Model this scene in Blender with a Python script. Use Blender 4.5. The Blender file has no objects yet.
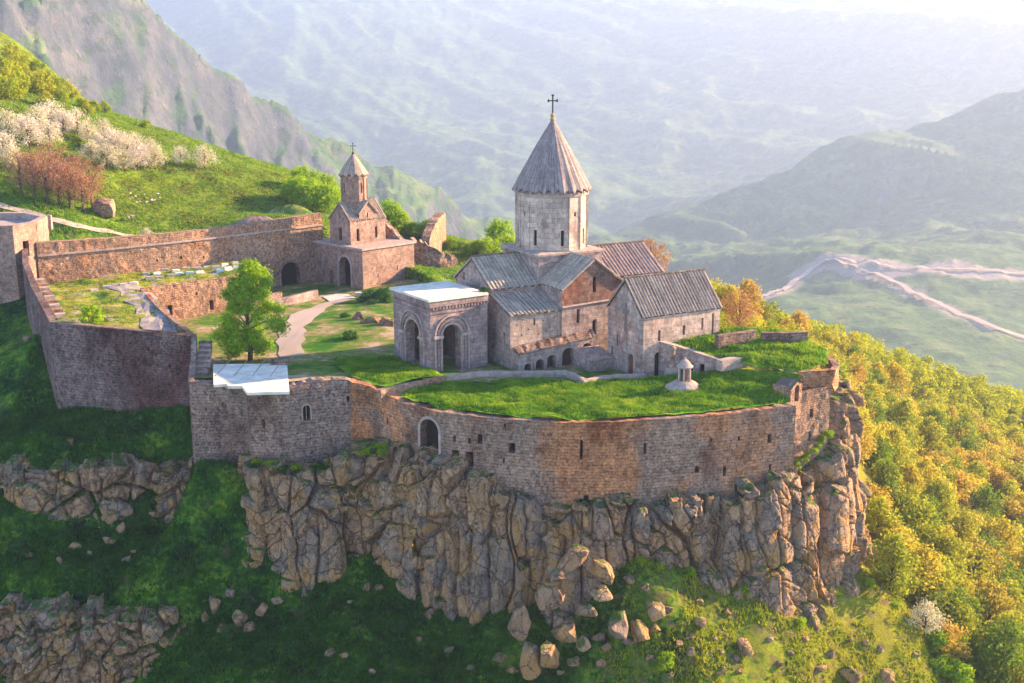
import bpy, math, random
import numpy as np
from mathutils import Vector, geometry
random.seed(7); np.random.seed(7)
C = bpy.context.scene.collection
SC = bpy.context.scene
# ------------------------------------------------------------------ camera
F_PX, PITCH, CAM_Z = 1200.0, math.radians(13.5), 36.0
cd = bpy.data.cameras.new('camera'); cam = bpy.data.objects.new('camera', cd); C.objects.link(cam)
cam.location = (0, 0, CAM_Z); cam.rotation_euler = (math.radians(90) - PITCH, 0, 0)
cd.sensor_width = 36; cd.lens = 36 * F_PX / 1024; cd.clip_end = 20000; cd.clip_start = 1
SC.camera = cam
_F = np.array([0, math.cos(PITCH), -math.sin(PITCH)]); _U = np.array([0, math.sin(PITCH), math.cos(PITCH)]); _R = np.array([1., 0, 0])
_C = np.array([0, 0, CAM_Z])
def ray(u, v): return _F + _R * (u - 512) / F_PX + _U * (341.5 - v) / F_PX
def atz(u, v, z):                       # surveyed point: where the sight line meets height z
    d = ray(u, v); return _C + d * ((z - CAM_Z) / d[2])
def aty(u, v, y):                       # ... or distance y
    d = ray(u, v); return _C + d * (y / d[1])
def proj(p):
    q = np.asarray(p, float) - _C; w = q @ _F
    return 512 + F_PX * (q @ _R) / w, 341.5 - F_PX * (q @ _U) / w
# ------------------------------------------------------------------ noise
def _h(ix, iy, iz, seed):
    n = (ix.astype(np.int64) * 73856093) ^ (iy.astype(np.int64) * 19349663) ^ (iz.astype(np.int64) * 83492791) ^ (seed * 2654435761)
    n &= 0xffffffff; n = ((n ^ (n >> 16)) * 0x45d9f3b) & 0xffffffff; n = ((n ^ (n >> 16)) * 0x45d9f3b) & 0xffffffff
    return ((n ^ (n >> 16)) & 0xffffff) / float(0xffffff)
def vn3(x, y, z, seed=0):
    x = np.asarray(x, float); y = np.asarray(y, float) + 0 * x; z = np.asarray(z, float) + 0 * x
    ix, iy, iz = np.floor(x), np.floor(y), np.floor(z); fx, fy, fz = x - ix, y - iy, z - iz
    s = lambda t: t * t * t * (t * (t * 6 - 15) + 10)
    fx, fy, fz = s(fx), s(fy), s(fz); r = 0
    for a in (0, 1):
        for b in (0, 1):
            for c in (0, 1):
                r = r + (fx if a else 1 - fx) * (fy if b else 1 - fy) * (fz if c else 1 - fz) * _h(ix + a, iy + b, iz + c, seed)
    return r * 2 - 1
def fbm(x, y, z=0., oct=4, seed=0, gain=.5, ridged=False):
    r = 0; a = 1; f = 1; t = 0
    for k in range(oct):
        n = vn3(np.asarray(x) * f + k * 17.3, np.asarray(y) * f - k * 9.1, np.asarray(z) * f + k * 3.7, seed + k)
        if ridged: n = 1 - 2 * np.abs(n)
        r = r + a * n; t += a; a *= gain; f *= 2.03
    return r / t
class TPS:                              # thin-plate surface through surveyed points
    def __init__(s, P, smooth=0.):
        P = np.array(P, float); s.c = P[:, :2]; n = len(P)
        s.sc = 100.
        K = s.k(P[:, :2], P[:, :2]) + smooth * np.eye(n); Q = np.hstack([np.ones((n, 1)), P[:, :2] / s.sc])
        A = np.block([[K, Q], [Q.T, np.zeros((3, 3))]]); s.w = np.linalg.lstsq(A, np.concatenate([P[:, 2], np.zeros(3)]), rcond=None)[0]
    def k(s, a, b):
        d = ((a[:, None, :] - b[None]) ** 2).sum(2) / s.sc ** 2
        return .5 * d * np.log(d + 1e-12)
    def __call__(s, x, y):
        x = np.asarray(x, float); sh = x.shape; q = np.stack([x.ravel(), np.asarray(y, float).ravel()], 1); o = np.empty(len(q))
        for i in range(0, len(q), 20000):
            qq = q[i:i + 20000]; o[i:i + 20000] = s.k(qq, s.c) @ s.w[:-3] + s.w[-3] + qq @ s.w[-2:] / s.sc
        return o.reshape(sh)
def pip(x, y, poly):
    x = np.asarray(x, float); y = np.asarray(y, float); r = np.zeros(x.shape, bool); n = len(poly)
    for i in range(n):
        x1, y1 = poly[i][:2]; x2, y2 = poly[(i + 1) % n][:2]
        if y1 == y2: continue
        c = ((y1 > y) != (y2 > y)) & (x < (x2 - x1) * (y - y1) / (y2 - y1) + x1); r ^= c
    return r
# ------------------------------------------------------------------ objects
def tag(o, label=None, cat=None, group=None, kind=None):
    if label: o['label'] = label
    if cat: o['category'] = cat
    if group: o['group'] = group
    if kind: o['kind'] = kind
    return o
def thing(name, label, cat, loc=(0, 0, 0), group=None):
    o = bpy.data.objects.new(name, None); C.objects.link(o); o.location = loc; o.empty_display_size = .5
    return tag(o, label, cat, group)
def wloc(o):
    v = np.zeros(3)
    while o is not None: v = v + np.array(o.location); o = o.parent
    return v
class MB:
    def __init__(s): s.v = []; s.f = []; s.uv = []
    def add(s, V, Fc, UV=None):
        b = len(s.v); s.v += [tuple(float(c) for c in p) for p in V]; s.f += [tuple(int(i) + b for i in f) for f in Fc]
        s.uv += list(UV) if UV is not None else [(0., 0.)] * len(V)
    def quad(s, a, b, c, d, uv=None): s.add([a, b, c, d], [(0, 1, 2, 3)], uv)
    def box(s, O, X, Y, Z, jit=0):
        O, X, Y, Z = [np.array(q, float) for q in (O, X, Y, Z)]
        V = [O + X * a + Y * b + Z * c + (np.random.uniform(-jit, jit, 3) if jit else 0) for c in (0, 1) for b in (0, 1) for a in (0, 1)]
        fl = [(0, 2, 3, 1), (4, 5, 7, 6), (0, 1, 5, 4), (2, 6, 7, 3), (0, 4, 6, 2), (1, 3, 7, 5)]
        if np.cross(X, Y) @ Z < 0: fl = [f[::-1] for f in fl]
        s.add(V, fl)
    def tube(s, pts, rad, n=6):
        pts = [np.array(p, float) for p in pts]; V = []
        for i, p in enumerate(pts):
            d = pts[min(i + 1, len(pts) - 1)] - pts[max(i - 1, 0)]; d /= np.linalg.norm(d) + 1e-9
            a = np.cross(d, [0, 0, 1.] if abs(d[2]) < .9 else [1., 0, 0]); a /= np.linalg.norm(a); b = np.cross(a, d)
            for k in range(n):
                t = 2 * math.pi * k / n; V.append(p + (a * math.cos(t) + b * math.sin(t)) * rad[i])
        Fc = []
        for i in range(len(pts) - 1):
            for k in range(n): Fc.append((i * n + k, i * n + (k + 1) % n, (i + 1) * n + (k + 1) % n, (i + 1) * n + k))
        Fc.append(tuple(range(n))); Fc.append(tuple(range((len(pts) - 1) * n, len(pts) * n))[::-1])
        s.add(V, Fc)
    def lathe(s, c, prof, n=24, a0=0., fac=None):
        c = np.array(c, float); V = []; Fc = []; m = len(prof)
        for k in range(n):
            t = a0 + 2 * math.pi * k / n
            for r, z in prof: V.append(c + np.array([r * math.cos(t), r * math.sin(t), z]))
        for k in range(n):
            k2 = (k + 1) % n
            for j in range(m - 1): Fc.append((k * m + j, k2 * m + j, k2 * m + j + 1, k * m + j + 1))
        s.add(V, Fc)
def link(name, V, Fc, m, parent=None, uv=None, smooth=False, tone=None):
    V = np.asarray(V, float).reshape(-1, 3)
    if parent is not None: off = wloc(parent)
    else:
        lo, hi = V.min(0), V.max(0); off = np.array([(lo[0] + hi[0]) / 2, (lo[1] + hi[1]) / 2, lo[2]])
    me = bpy.data.meshes.new(name)
    if isinstance(Fc, np.ndarray):
        me.vertices.add(len(V)); me.vertices.foreach_set('co', (V - off).ravel())
        k = Fc.shape[1]; me.loops.add(Fc.size); me.loops.foreach_set('vertex_index', Fc.ravel().astype(np.int32))
        me.polygons.add(len(Fc)); me.polygons.foreach_set('loop_start', np.arange(0, Fc.size, k, dtype=np.int32))
        me.update(calc_edges=True)
    else: me.from_pydata((V - off).tolist(), [], Fc)
    if uv is not None:
        ul = me.uv_layers.new(name='UVMap'); li = np.empty(len(me.loops), np.int32); me.loops.foreach_get('vertex_index', li)
        ul.data.foreach_set('uv', np.asarray(uv, np.float32)[li].ravel())
    if tone is not None:
        at = me.attributes.new('tone', 'FLOAT', 'POINT'); at.data.foreach_set('value', np.asarray(tone, np.float32))
    if smooth: me.polygons.foreach_set('use_smooth', np.ones(len(me.polygons), bool))
    me.materials.append(m); me.validate(); me.update()
    o = bpy.data.objects.new(name, me); C.objects.link(o)
    if parent is not None: o.parent = parent
    else: o.location = off
    return o
def build(mb, name, m, parent=None, smooth=False, uv=False):
    return link(name, mb.v, mb.f, m, parent, mb.uv if uv else None, smooth)
def copy_tree(o, parent=None):
    c = o.copy(); C.objects.link(c); c.parent = parent
    for ch in list(o.children): copy_tree(ch, c)
    return c
# ------------------------------------------------------------------ materials
class G:
    def __init__(s, name):
        s.m = bpy.data.materials.new(name); s.m.use_nodes = True; s.t = s.m.node_tree; s.t.nodes.clear()
        s.out = s.n('ShaderNodeOutputMaterial'); s.b = s.n('ShaderNodeBsdfPrincipled'); s.t.links.new(s.b.outputs[0], s.out.inputs[0])
        s.b.inputs['Roughness'].default_value = .9; s.b.inputs['Specular IOR Level'].default_value = .15
    def n(s, t, props=None, **inp):
        nd = s.t.nodes.new(t)
        for k, v in (props or {}).items(): setattr(nd, k, v)
        for k, v in inp.items(): s.set(nd.inputs[k.replace('_', ' ')], v)
        return nd
    def set(s, i, v):
        if isinstance(v, bpy.types.NodeSocket): s.t.links.new(v, i)
        elif isinstance(v, bpy.types.Node): s.t.links.new(v.outputs[0], i)
        elif isinstance(v, (tuple, list)) and len(v) == 3 and i.type == 'RGBA': i.default_value = (*v, 1)
        else: i.default_value = v
    def math(s, op, a, b=0., c=None, clamp=False):
        nd = s.n('ShaderNodeMath', {'operation': op, 'use_clamp': clamp}); s.set(nd.inputs[0], a); s.set(nd.inputs[1], b)
        if c is not None: s.set(nd.inputs[2], c)
        return nd.outputs[0]
    def vm(s, op, a, b=(0, 0, 0)):
        nd = s.n('ShaderNodeVectorMath', {'operation': op}); s.set(nd.inputs[0], a)
        if op == 'SCALE': s.set(nd.inputs[3], b)
        else: s.set(nd.inputs[1], b)
        return nd.outputs['Value'] if op in ('DOT_PRODUCT', 'LENGTH') else nd.outputs[0]
    def mix(s, f, a, b, mode='MIX'):
        nd = s.n('ShaderNodeMix', {'data_type': 'RGBA', 'blend_type': mode}); s.set(nd.inputs[0], f); s.set(nd.inputs[6], a); s.set(nd.inputs[7], b)
        return nd.outputs[2]
    def noise(s, vec, scale, detail=4, rough=.55, dist=0.):
        nd = s.n('ShaderNodeTexNoise', Scale=scale, Detail=detail, Roughness=rough, Distortion=dist); s.set(nd.inputs['Vector'], vec); return nd.outputs[0]
    def step(s, x, lo, hi):
        nd = s.n('ShaderNodeMapRange', {'clamp': True}); s.set(nd.inputs[0], x); nd.inputs[1].default_value = lo; nd.inputs[2].default_value = hi
        return nd.outputs[0]
    def ramp(s, x, cols):
        nd = s.n('ShaderNodeValToRGB'); s.set(nd.inputs[0], x); e = nd.color_ramp.elements
        while len(e) < len(cols): e.new(.5)
        for el, (p, c) in zip(e, cols): el.position = p; el.color = (*c, 1)
        return nd.outputs[0]
    def comb(s, x, y, z=0.):
        nd = s.n('ShaderNodeCombineXYZ'); s.set(nd.inputs[0], x); s.set(nd.inputs[1], y); s.set(nd.inputs[2], z); return nd.outputs[0]
    def bump(s, h, strength=.5, dist=.1):
        nd = s.n('ShaderNodeBump', Strength=strength, Distance=dist); s.set(nd.inputs['Height'], h); s.set(s.b.inputs['Normal'], nd.outputs[0]); return nd
    def col(s, c): s.set(s.b.inputs['Base Color'], c); return s.m
    def pos(s): return s.n('ShaderNodeNewGeometry').outputs['Position']
def masonry(name, c1, c2, mortar, bw=.55, bh=.3, stains=(), bump=.5, warp=.12, msize=.03, streak=.25, var=.45):
    g = G(name); ge = g.n('ShaderNodeNewGeometry'); P = ge.outputs['Position']; Nn = ge.outputs['True Normal']
    T = g.vm('NORMALIZE', g.vm('CROSS_PRODUCT', (0, 0, 1), Nn)); u = g.vm('DOT_PRODUCT', P, T)
    sp = g.n('ShaderNodeSeparateXYZ'); g.set(sp.inputs[0], P); sn = g.n('ShaderNodeSeparateXYZ'); g.set(sn.inputs[0], Nn)
    top = g.math('GREATER_THAN', g.math('ABSOLUTE', sn.outputs[2]), .75)
    vmx = g.n('ShaderNodeMix', {'data_type': 'VECTOR'}); g.set(vmx.inputs[0], top); g.set(vmx.inputs[4], g.comb(u, sp.outputs[2])); g.set(vmx.inputs[5], P)
    vec = vmx.outputs[1]
    wn = g.n('ShaderNodeTexNoise', Scale=1.3, Detail=3.); g.set(wn.inputs['Vector'], P)
    vec = g.vm('ADD', vec, g.vm('SCALE', g.vm('SUBTRACT', wn.outputs[1], (.5, .5, .5)), warp * 2))
    br = g.n('ShaderNodeTexBrick', {'offset': .5, 'squash': .8, 'squash_frequency': 3}, Scale=1., Mortar_Size=msize, Mortar_Smooth=.2, Bias=0., Brick_Width=bw, Row_Height=bh)
    g.set(br.inputs['Vector'], vec); br.inputs['Color1'].default_value = (*c1, 1); br.inputs['Color2'].default_value = (*c2, 1); br.inputs['Mortar'].default_value = (*mortar, 1)
    col = br.outputs[0]
    vo = g.n('ShaderNodeTexVoronoi', Scale=1 / (bw * .8)); g.set(vo.inputs['Vector'], vec)
    col = g.mix(var, col, g.ramp(vo.outputs['Color'], [(.2, tuple(x * .42 for x in c2)), (.5, c1), (.8, tuple(min(1, x * 1.45) for x in c1))]), 'MIX')
    n1 = g.noise(P, .35, 5, .62)
    n2 = g.noise(P, 2.3, 6, .75); col = g.mix(1., col, g.ramp(n2, [(.3, (.62, .6, .61)), (.5, (1, 1, 1)), (.7, (1.3, 1.27, 1.25))]), 'MULTIPLY')
    col = g.mix(1., col, g.ramp(n1, [(.25, (.62, .6, .62)), (.5, (.95, .94, .93)), (.75, (1.25, 1.2, 1.16))]), 'MULTIPLY')
    if streak:
        sv = g.noise(g.vm('MULTIPLY', P, (1.6, 1.6, .16)), 1., 4, .6); col = g.mix(g.math('MULTIPLY', g.step(sv, .52, .75), streak), col, (.07, .06, .065))
    for (c, sc, lo, hi, off, amt) in stains:
        q = g.vm('ADD', P, off); nn = g.noise(g.vm('MULTIPLY', q, (1, 1, .7)), sc, 5, .6)
        col = g.mix(g.math('MULTIPLY', g.step(nn, lo, hi), amt), col, g.mix(1., col, tuple(x * 3.1 for x in c), 'MULTIPLY'))
    g.bump(g.math('ADD', g.math('MULTIPLY', br.outputs[1], -.6), g.noise(P, 3.2, 5, .65)), bump, .12)
    return g.col(col)
OCH = (.45, .27, .13); RED = (.10, .04, .035); PALE = (.42, .37, .37); LICH = (.38, .33, .16)
M = {}
M['rampart'] = masonry('rampart_masonry', (.325, .225, .18), (.19, .132, .108), (.07, .048, .04), .62, .34,
    [((.5, .33, .2), .1, .47, .58, (3, 1, 0), .9), ((.15, .1, .085), .16, .52, .64, (40, 9, 5), .85), ((.42, .37, .37), .3, .58, .68, (7, 7, 7), .55), ((.13, .11, .11), .45, .58, .68, (2, 77, 7), .6)], .7, .16, .03, .35, .35)
M['keep'] = masonry('keep_masonry', (.31, .225, .195), (.18, .13, .115), (.06, .045, .045), .62, .34,
    [((.12, .07, .06), .12, .5, .64, (14, 39, 5), .8), (OCH, .2, .6, .75, (3, 1, 0), .4)], .8, .16, .035, .3)
M['bastion'] = masonry('bastion_masonry', (.21, .155, .155), (.12, .09, .095), (.045, .03, .032), .62, .34,
    [((.17,.1,.09), .09, .44, .58, (4, 3, 9), .85), ((.07, .07, .05), .3, .58, .7, (9, 1, 4), .7), (PALE, .3, .62, .8, (2, 2, 2), .3)], .8, .16, .035, .3)
M['rubble'] = masonry('rubble_masonry', (.4, .26, .185), (.27, .17, .125), (.17, .1, .075), .42, .26,
    [(OCH, .25, .52, .7, (3, 1, 0), .4)], .9, .2, .04, .15)
M['ashlar'] = masonry('church_ashlar', (.43, .335, .32), (.28, .215, .21), (.15, .115, .115), .9, .55,
    [((.2, .16, .165), .35, .5, .7, (3, 1, 0), .65), ((.5, .3, .22), .16, .58, .7, (9, 4, 1), .5), (PALE, .5, .6, .75, (7, 7, 7), .5)], .5, .05, .02, .4, .22)
M['pale_ashlar'] = masonry('pale_ashlar', (.56, .43, .37), (.4, .3, .27), (.22, .165, .15), .9, .55,
    [((.27, .22, .22), .45, .55, .72, (3, 1, 0), .6), (PALE, .5, .6, .75, (7, 7, 7), .4)], .5, .05, .02, .45, .2)
M['drum'] = masonry('drum_ashlar', (.52, .43, .39), (.38, .31, .285), (.2, .16, .15), 1., .6,
    [((.24, .195, .2), .5, .53, .66, (3, 1, 0), .7)], .4, .04, .02, .5, .18)
M['red_ashlar'] = masonry('reddish_gable_ashlar', (.27, .16, .13), (.17, .105, .09), (.09, .06, .05), .7, .4,
    [((.46, .25, .15), .3, .48, .65, (1, 5, 0), .55)], .5, .05, .02, .3, .3)
M['porch'] = masonry('porch_ashlar', (.34, .26, .27), (.23, .175, .185), (.12, .09, .1), .8, .45,
    [((.2, .16, .17), .35, .5, .7, (3, 1, 0), .5), (PALE, .4, .6, .75, (5, 7, 7), .35)], .45, .04, .02, .35, .2)
M['gate'] = masonry('gate_chapel_ashlar', (.34, .235, .2), (.25, .17, .15), (.16, .11, .1), .6, .35,
    [((.22, .17, .17), .35, .52, .7, (3, 1, 0), .6)], .5, .06, .02, .35, .3)
def roofmat(name, c1, c2, c3, lich=.35):
    g = G(name); uv = g.n('ShaderNodeTexCoord').outputs['UV']; P = g.pos()
    sp = g.n('ShaderNodeSeparateXYZ'); g.set(sp.inputs[0], uv)
    br = g.n('ShaderNodeTexBrick', {'offset': .5}, Scale=1., Mortar_Size=.03, Mortar_Smooth=.3, Bias=0., Brick_Width=1.7, Row_Height=.5)
    g.set(br.inputs['Vector'], g.comb(sp.outputs[1], sp.outputs[0])); br.inputs['Color1'].default_value = (*c1, 1); br.inputs['Color2'].default_value = (*c2, 1); br.inputs['Mortar'].default_value = (*[x * .45 for x in c2], 1)
    st = g.noise(g.comb(g.math('MULTIPLY', sp.outputs[0], 2.6), g.math('MULTIPLY', sp.outputs[1], .35)), 1., 5, .7)
    col = g.mix(1., br.outputs[0], g.ramp(st, [(.3, (.5, .5, .52)), (.5, (1, 1, 1)), (.7, (1.45, 1.4, 1.38))]), 'MULTIPLY')
    col = g.mix(g.math('MULTIPLY', g.step(g.noise(P, 1.7, 5, .7), .52, .62), lich), col, c3)
    g.bump(g.math('ADD', g.math('MULTIPLY', br.outputs[1], -.5), st), .5, .08)
    return g.col(col)
M['roof_blue'] = roofmat('blue_grey_slab_roof', (.4, .33, .28), (.27, .22, .195), (.58, .5, .4))
M['roof_brown'] = roofmat('brown_grey_slab_roof', (.33, .265, .23), (.225, .18, .16), (.46, .39, .34), .35)
M['roof_cone'] = roofmat('weathered_cone_slabs', (.27, .225, .235), (.185, .155, .17), (.42, .34, .3), .35)
M['roof_pink'] = roofmat('pinkish_slab_roof', (.3, .235, .23), (.2, .155, .16), (.46, .38, .34), .3)
def plain(name, c, rough=.9, nscale=6., amt=.35, bump=.2):
    g = G(name); P = g.pos(); n = g.noise(P, nscale, 5, .6)
    g.b.inputs['Roughness'].default_value = rough; g.bump(n, bump, .05)
    return g.col(g.mix(1., c, g.ramp(n, [(.25, (1 - amt,) * 3), (.75, (1 + amt,) * 3)]), 'MULTIPLY'))
M['inner_shade'] = plain('painted_shade_stone', (.11, .07, .065), .95, 1.5, .4, .4)  # portico's inner shade painted into the stone colour
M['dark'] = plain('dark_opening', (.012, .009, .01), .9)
M['brownvoid'] = plain('shade_brown_stone', (.06, .035, .04), .9)  # brown-black stands in for shade inside niches and between columns
M['white'] = plain('white_membrane', (.58, .55, .5), .7, .8, .3, .05)
M['iron'] = plain('dark_iron', (.03, .025, .03), .5)
M['gold'] = plain('bronze_knob', (.35, .22, .12), .5)
M['wood'] = plain('red_brown_door_wood', (.14, .045, .03), .7)
M['coping'] = plain('coping_stone', (.33, .26, .245), .9, 1.5, .4, .4)
M['slate'] = plain('pale_paving_slab', (.5, .46, .46), .9, 2.5, .25, .3)
M['trunk'] = plain('bark', (.09, .06, .045), .95, 5, .5, .6)
M['rail'] = plain('reddish_rail', (.3, .15, .12), .7)
M['road'] = plain('pale_gravel_road', (.34, .28, .25), .9, .05, .15)
def grassmat(name, cols, s1=.22, s2=1.6, dry=.0, bump=.6, dirt=None, sunny=False):
    g = G(name); P = g.pos(); a = g.noise(P, s1, 5, .6, .4); b = g.noise(P, s2, 6, .7)
    x = g.math('ADD', g.math('MULTIPLY', a, .6), g.math('MULTIPLY', b, .4))
    col = g.ramp(x, [(.41 + .19 * i / (len(cols) - 1), c) for i, c in enumerate(cols)])
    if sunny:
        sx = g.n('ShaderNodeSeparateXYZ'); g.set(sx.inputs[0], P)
        yl = g.math('ADD', g.math('MAXIMUM', g.step(sx.outputs[0], 2., 42.), g.math('MULTIPLY', g.step(sx.outputs[1], 165., 205.), .42)), g.math('MULTIPLY', g.math('SUBTRACT', b, .5), 2.2)); col = g.mix(g.math('MULTIPLY', g.step(yl, .15, .9), .8), col, (.23, .22, .02))  # sunlight painted in as yellow, growing to the right and up the hill
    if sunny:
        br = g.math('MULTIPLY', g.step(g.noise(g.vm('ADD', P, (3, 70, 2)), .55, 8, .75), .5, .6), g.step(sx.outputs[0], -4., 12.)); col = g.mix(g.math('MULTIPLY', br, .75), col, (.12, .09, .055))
    if dirt:
        dc, lo, hi = dirt; col = g.mix(g.step(g.noise(g.vm('ADD', P, (31, 7, 2)), .3, 6, .65), lo, hi), col, dc)
    g.b.inputs['Specular IOR Level'].default_value = .05; g.b.inputs['Roughness'].default_value = 1
    g.bump(g.noise(P, 4.5, 5, .75), bump, .25)
    return g.col(col)
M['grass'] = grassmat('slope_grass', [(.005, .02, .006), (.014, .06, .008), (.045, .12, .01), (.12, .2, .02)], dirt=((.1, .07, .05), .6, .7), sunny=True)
M['lawn'] = grassmat('lawn_grass', [(.014, .06, .006), (.04, .15, .008), (.11, .27, .01), (.28, .38, .02)], .35, 1.6, dirt=((.16, .11, .08), .6, .68))
M['yard'] = grassmat('yard_grass_and_dirt', [(.03, .12, .01), (.08, .16, .02), (.2, .18, .07), (.36, .28, .22)], .16, .9)
M['terrace_grass'] = grassmat('terrace_grass', [(.03, .09, .015), (.1, .17, .02), (.24, .25, .04), (.3, .24, .1)], .25, 1.2, dirt=((.33, .28, .29), .56, .62))
def leafmat(name, cols, transl=.35, rnd=.5, ns=1.1):
    g = G(name); oi = g.n('ShaderNodeObjectInfo'); P = g.n('ShaderNodeTexCoord').outputs['Object']
    x = g.math('ADD', g.math('MULTIPLY', g.noise(P, ns, 5, .7), 1 - rnd), g.math('MULTIPLY', oi.outputs['Random'], rnd))
    col = g.ramp(x, [(.15 + .7 * i / max(1, len(cols) - 1), c) for i, c in enumerate(cols)])
    tr = g.n('ShaderNodeBsdfTranslucent'); g.set(tr.inputs[0], col); g.set(g.b.inputs['Base Color'], col)
    mx = g.n('ShaderNodeMixShader'); mx.inputs[0].default_value = transl
    g.t.links.new(g.b.outputs[0], mx.inputs[1]); g.t.links.new(tr.outputs[0], mx.inputs[2]); g.t.links.new(mx.outputs[0], g.out.inputs[0])
    g.b.inputs['Specular IOR Level'].default_value = .1
    return g.m
M['leaf_forest'] = leafmat('forest_leaves', [(.15, .23, .02), (.3, .33, .025), (.5, .4, .04), (.13, .22, .02), (.5, .33, .06), (.36, .38, .03)], .5, .8)
M['leaf_olive'] = leafmat('yellow_green_leaves', [(.16, .26, .01), (.3, .36, .015), (.42, .38, .03)], .5, .4)
M['leaf_bright'] = leafmat('bright_green_leaves', [(.12, .27, .01), (.25, .4, .012), (.42, .5, .02)], .5, .2)
M['leaf_orange'] = leafmat('orange_brown_twigs', [(.35, .17, .07), (.42, .24, .1), (.3, .17, .08)], .3, .4)
M['leaf_brown'] = leafmat('pinkish_brown_twigs', [(.3, .13, .1), (.4, .2, .14), (.34, .2, .09)], .25, .4)
M['blossom'] = leafmat('white_blossom', [(.45, .38, .35), (.72, .65, .56), (.58, .55, .36), (.55, .46, .42)], .3, .4)
M['blade'] = leafmat('grass_blades', [(.006, .03, .004), (.018, .085, .006), (.05, .18, .008), (.13, .28, .01), (.3, .4, .02)], .35, 0., .45)
def rockmat():
    g = G('cliff_rock'); P = g.pos(); at = g.n('ShaderNodeAttribute', {'attribute_name': 'tone'}).outputs['Fac']
    base = g.ramp(at, [(0., (.3, .23, .195)), (.2, (.41, .26, .17)), (.4, (.48, .3, .18)), (.55, (.26, .215, .195)), (.75, (.4, .275, .2)), (1., (.52, .36, .24))])
    n = g.noise(P, .8, 6, .68); base = g.mix(1., base, g.ramp(n, [(.3, (.55, .53, .55)), (.5, (.95, .95, .95)), (.7, (1.35, 1.3, 1.25))]), 'MULTIPLY')
    o = g.math('MULTIPLY', g.step(g.noise(g.vm('ADD', P, (9, 2, 4)), .3, 6, .65), .5, .57), g.step(at, .25, .45))
    base = g.mix(g.math('MULTIPLY', o, .75), base, (.5, .28, .1))
    w = g.step(g.noise(g.vm('MULTIPLY', P, (2, 2, .5)), 1.6, 5, .7), .62, .72); base = g.mix(g.math('MULTIPLY', w, .5), base, (.36, .33, .33))
    dk = g.step(g.noise(g.vm('MULTIPLY', P, (1.2, 1.2, .25)), .9, 5, .7), .56, .7); base = g.mix(g.math('MULTIPLY', dk, .7), base, (.07, .055, .06))
    f = g.noise(P, 5., 8, .8); base = g.mix(1., base, g.ramp(f, [(.3, (.55, .53, .52)), (.5, (1, 1, 1)), (.7, (1.4, 1.36, 1.32))]), 'MULTIPLY')
    sn = g.n('ShaderNodeSeparateXYZ'); g.set(sn.inputs[0], g.n('ShaderNodeNewGeometry').outputs['Normal'])
    ms = g.math('MULTIPLY', g.step(sn.outputs[2], .6, .85), g.step(g.noise(g.vm('ADD', P, (5, 8, 1)), .7, 6, .7), .47, .54))
    base = g.mix(g.math('MULTIPLY', ms, .9), base, g.ramp(f, [(.35, (.02, .08, .01)), (.6, (.08, .2, .015))]))
    wv = g.n('ShaderNodeTexNoise', Scale=1.1, Detail=4.); g.set(wv.inputs['Vector'], P)
    pw = g.vm('MULTIPLY', g.vm('ADD', P, g.vm('SCALE', g.vm('SUBTRACT', wv.outputs[1], (.5, .5, .5)), 1.3)), (1, 1, .6)); ck = []
    for sc_, wd in ((.62, .035), (1.7, .05)):
        vo = g.n('ShaderNodeTexVoronoi', {'feature': 'DISTANCE_TO_EDGE'}, Scale=sc_); g.set(vo.inputs['Vector'], pw); ck.append(g.step(vo.outputs[0], 0., wd))
    cr = g.math('MULTIPLY', ck[0], g.math('ADD', g.math('MULTIPLY', ck[1], .25), .75))
    base = g.mix(g.math('MULTIPLY', g.math('SUBTRACT', 1., cr), .65), base, (.05, .04, .04))
    g.bump(g.math('ADD', g.noise(P, 1.8, 10, .75), g.math('MULTIPLY', cr, .45)), 1., .6)
    return g.col(base)
M['rock'] = rockmat()
M['blade_lawn'] = leafmat('lawn_blades', [(.02, .06, .006), (.055, .155, .01), (.13, .27, .014), (.28, .38, .025), (.16, .2, .03)], .4, 0., .45)  # brightened green stands in for sunlight missing on the lawn
M['paving'] = plain('worn_grey_paving', (.25, .22, .23), .9, .8, .5, .5)
M['blade_shade_tint'] = leafmat('shade_tinted_blades', [(.004, .02, .004), (.012, .06, .006), (.04, .13, .008), (.1, .2, .012)], .3, 0., .35)  # darker copy of the blades, slope shade put into the green
M['blade_sun_tint'] = leafmat('sun_tinted_blades', [(.03, .09, .008), (.1, .2, .01), (.26, .3, .015), (.36, .34, .03), (.12, .2, .01)], .4, 0., .35)  # yellower copy of the blades, sunlight put into the colour
def farmat():
    g = G('mountain_ground'); KS = 1 / 1.7; ge = g.n('ShaderNodeNewGeometry'); P = ge.outputs['Position']
    sn = g.n('ShaderNodeSeparateXYZ'); g.set(sn.inputs[0], ge.outputs['Normal']); sc = g.n('ShaderNodeAttribute', {'attribute_name': 'tone'}).outputs['Fac']
    a = g.noise(P, .0036, 8, .68); b = g.noise(g.vm('ADD', P, (300, 50, 9)), .018, 8, .75)
    gr = g.ramp(b, [(.3, (.014, .042, .014)), (.5, (.055, .12, .03)), (.68, (.17, .2, .065))])
    rk = g.ramp(b, [(.3, (.022, .026, .048)), (.5, (.065, .062, .1)), (.7, (.14, .125, .16))])
    f = g.math('ADD', g.math('MULTIPLY', a, 1.1), g.math('MULTIPLY', sn.outputs[2], -.85))
    f = g.math('ADD', f, g.math('MULTIPLY', b, .35))
    col = g.mix(g.math('MULTIPLY', g.step(f, .1, .28), .8), gr, rk)
    col = g.mix(g.math('MULTIPLY', g.step(g.noise(P, .06, 5, .7), .53, .62), .75), col, (.025, .05, .02))
    col = g.mix(sc, col, (.33, .26, .25))
    g.bump(g.noise(P, .03, 8, .75), .8, 9.)
    return g.col(col)
M['far'] = farmat()
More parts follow.
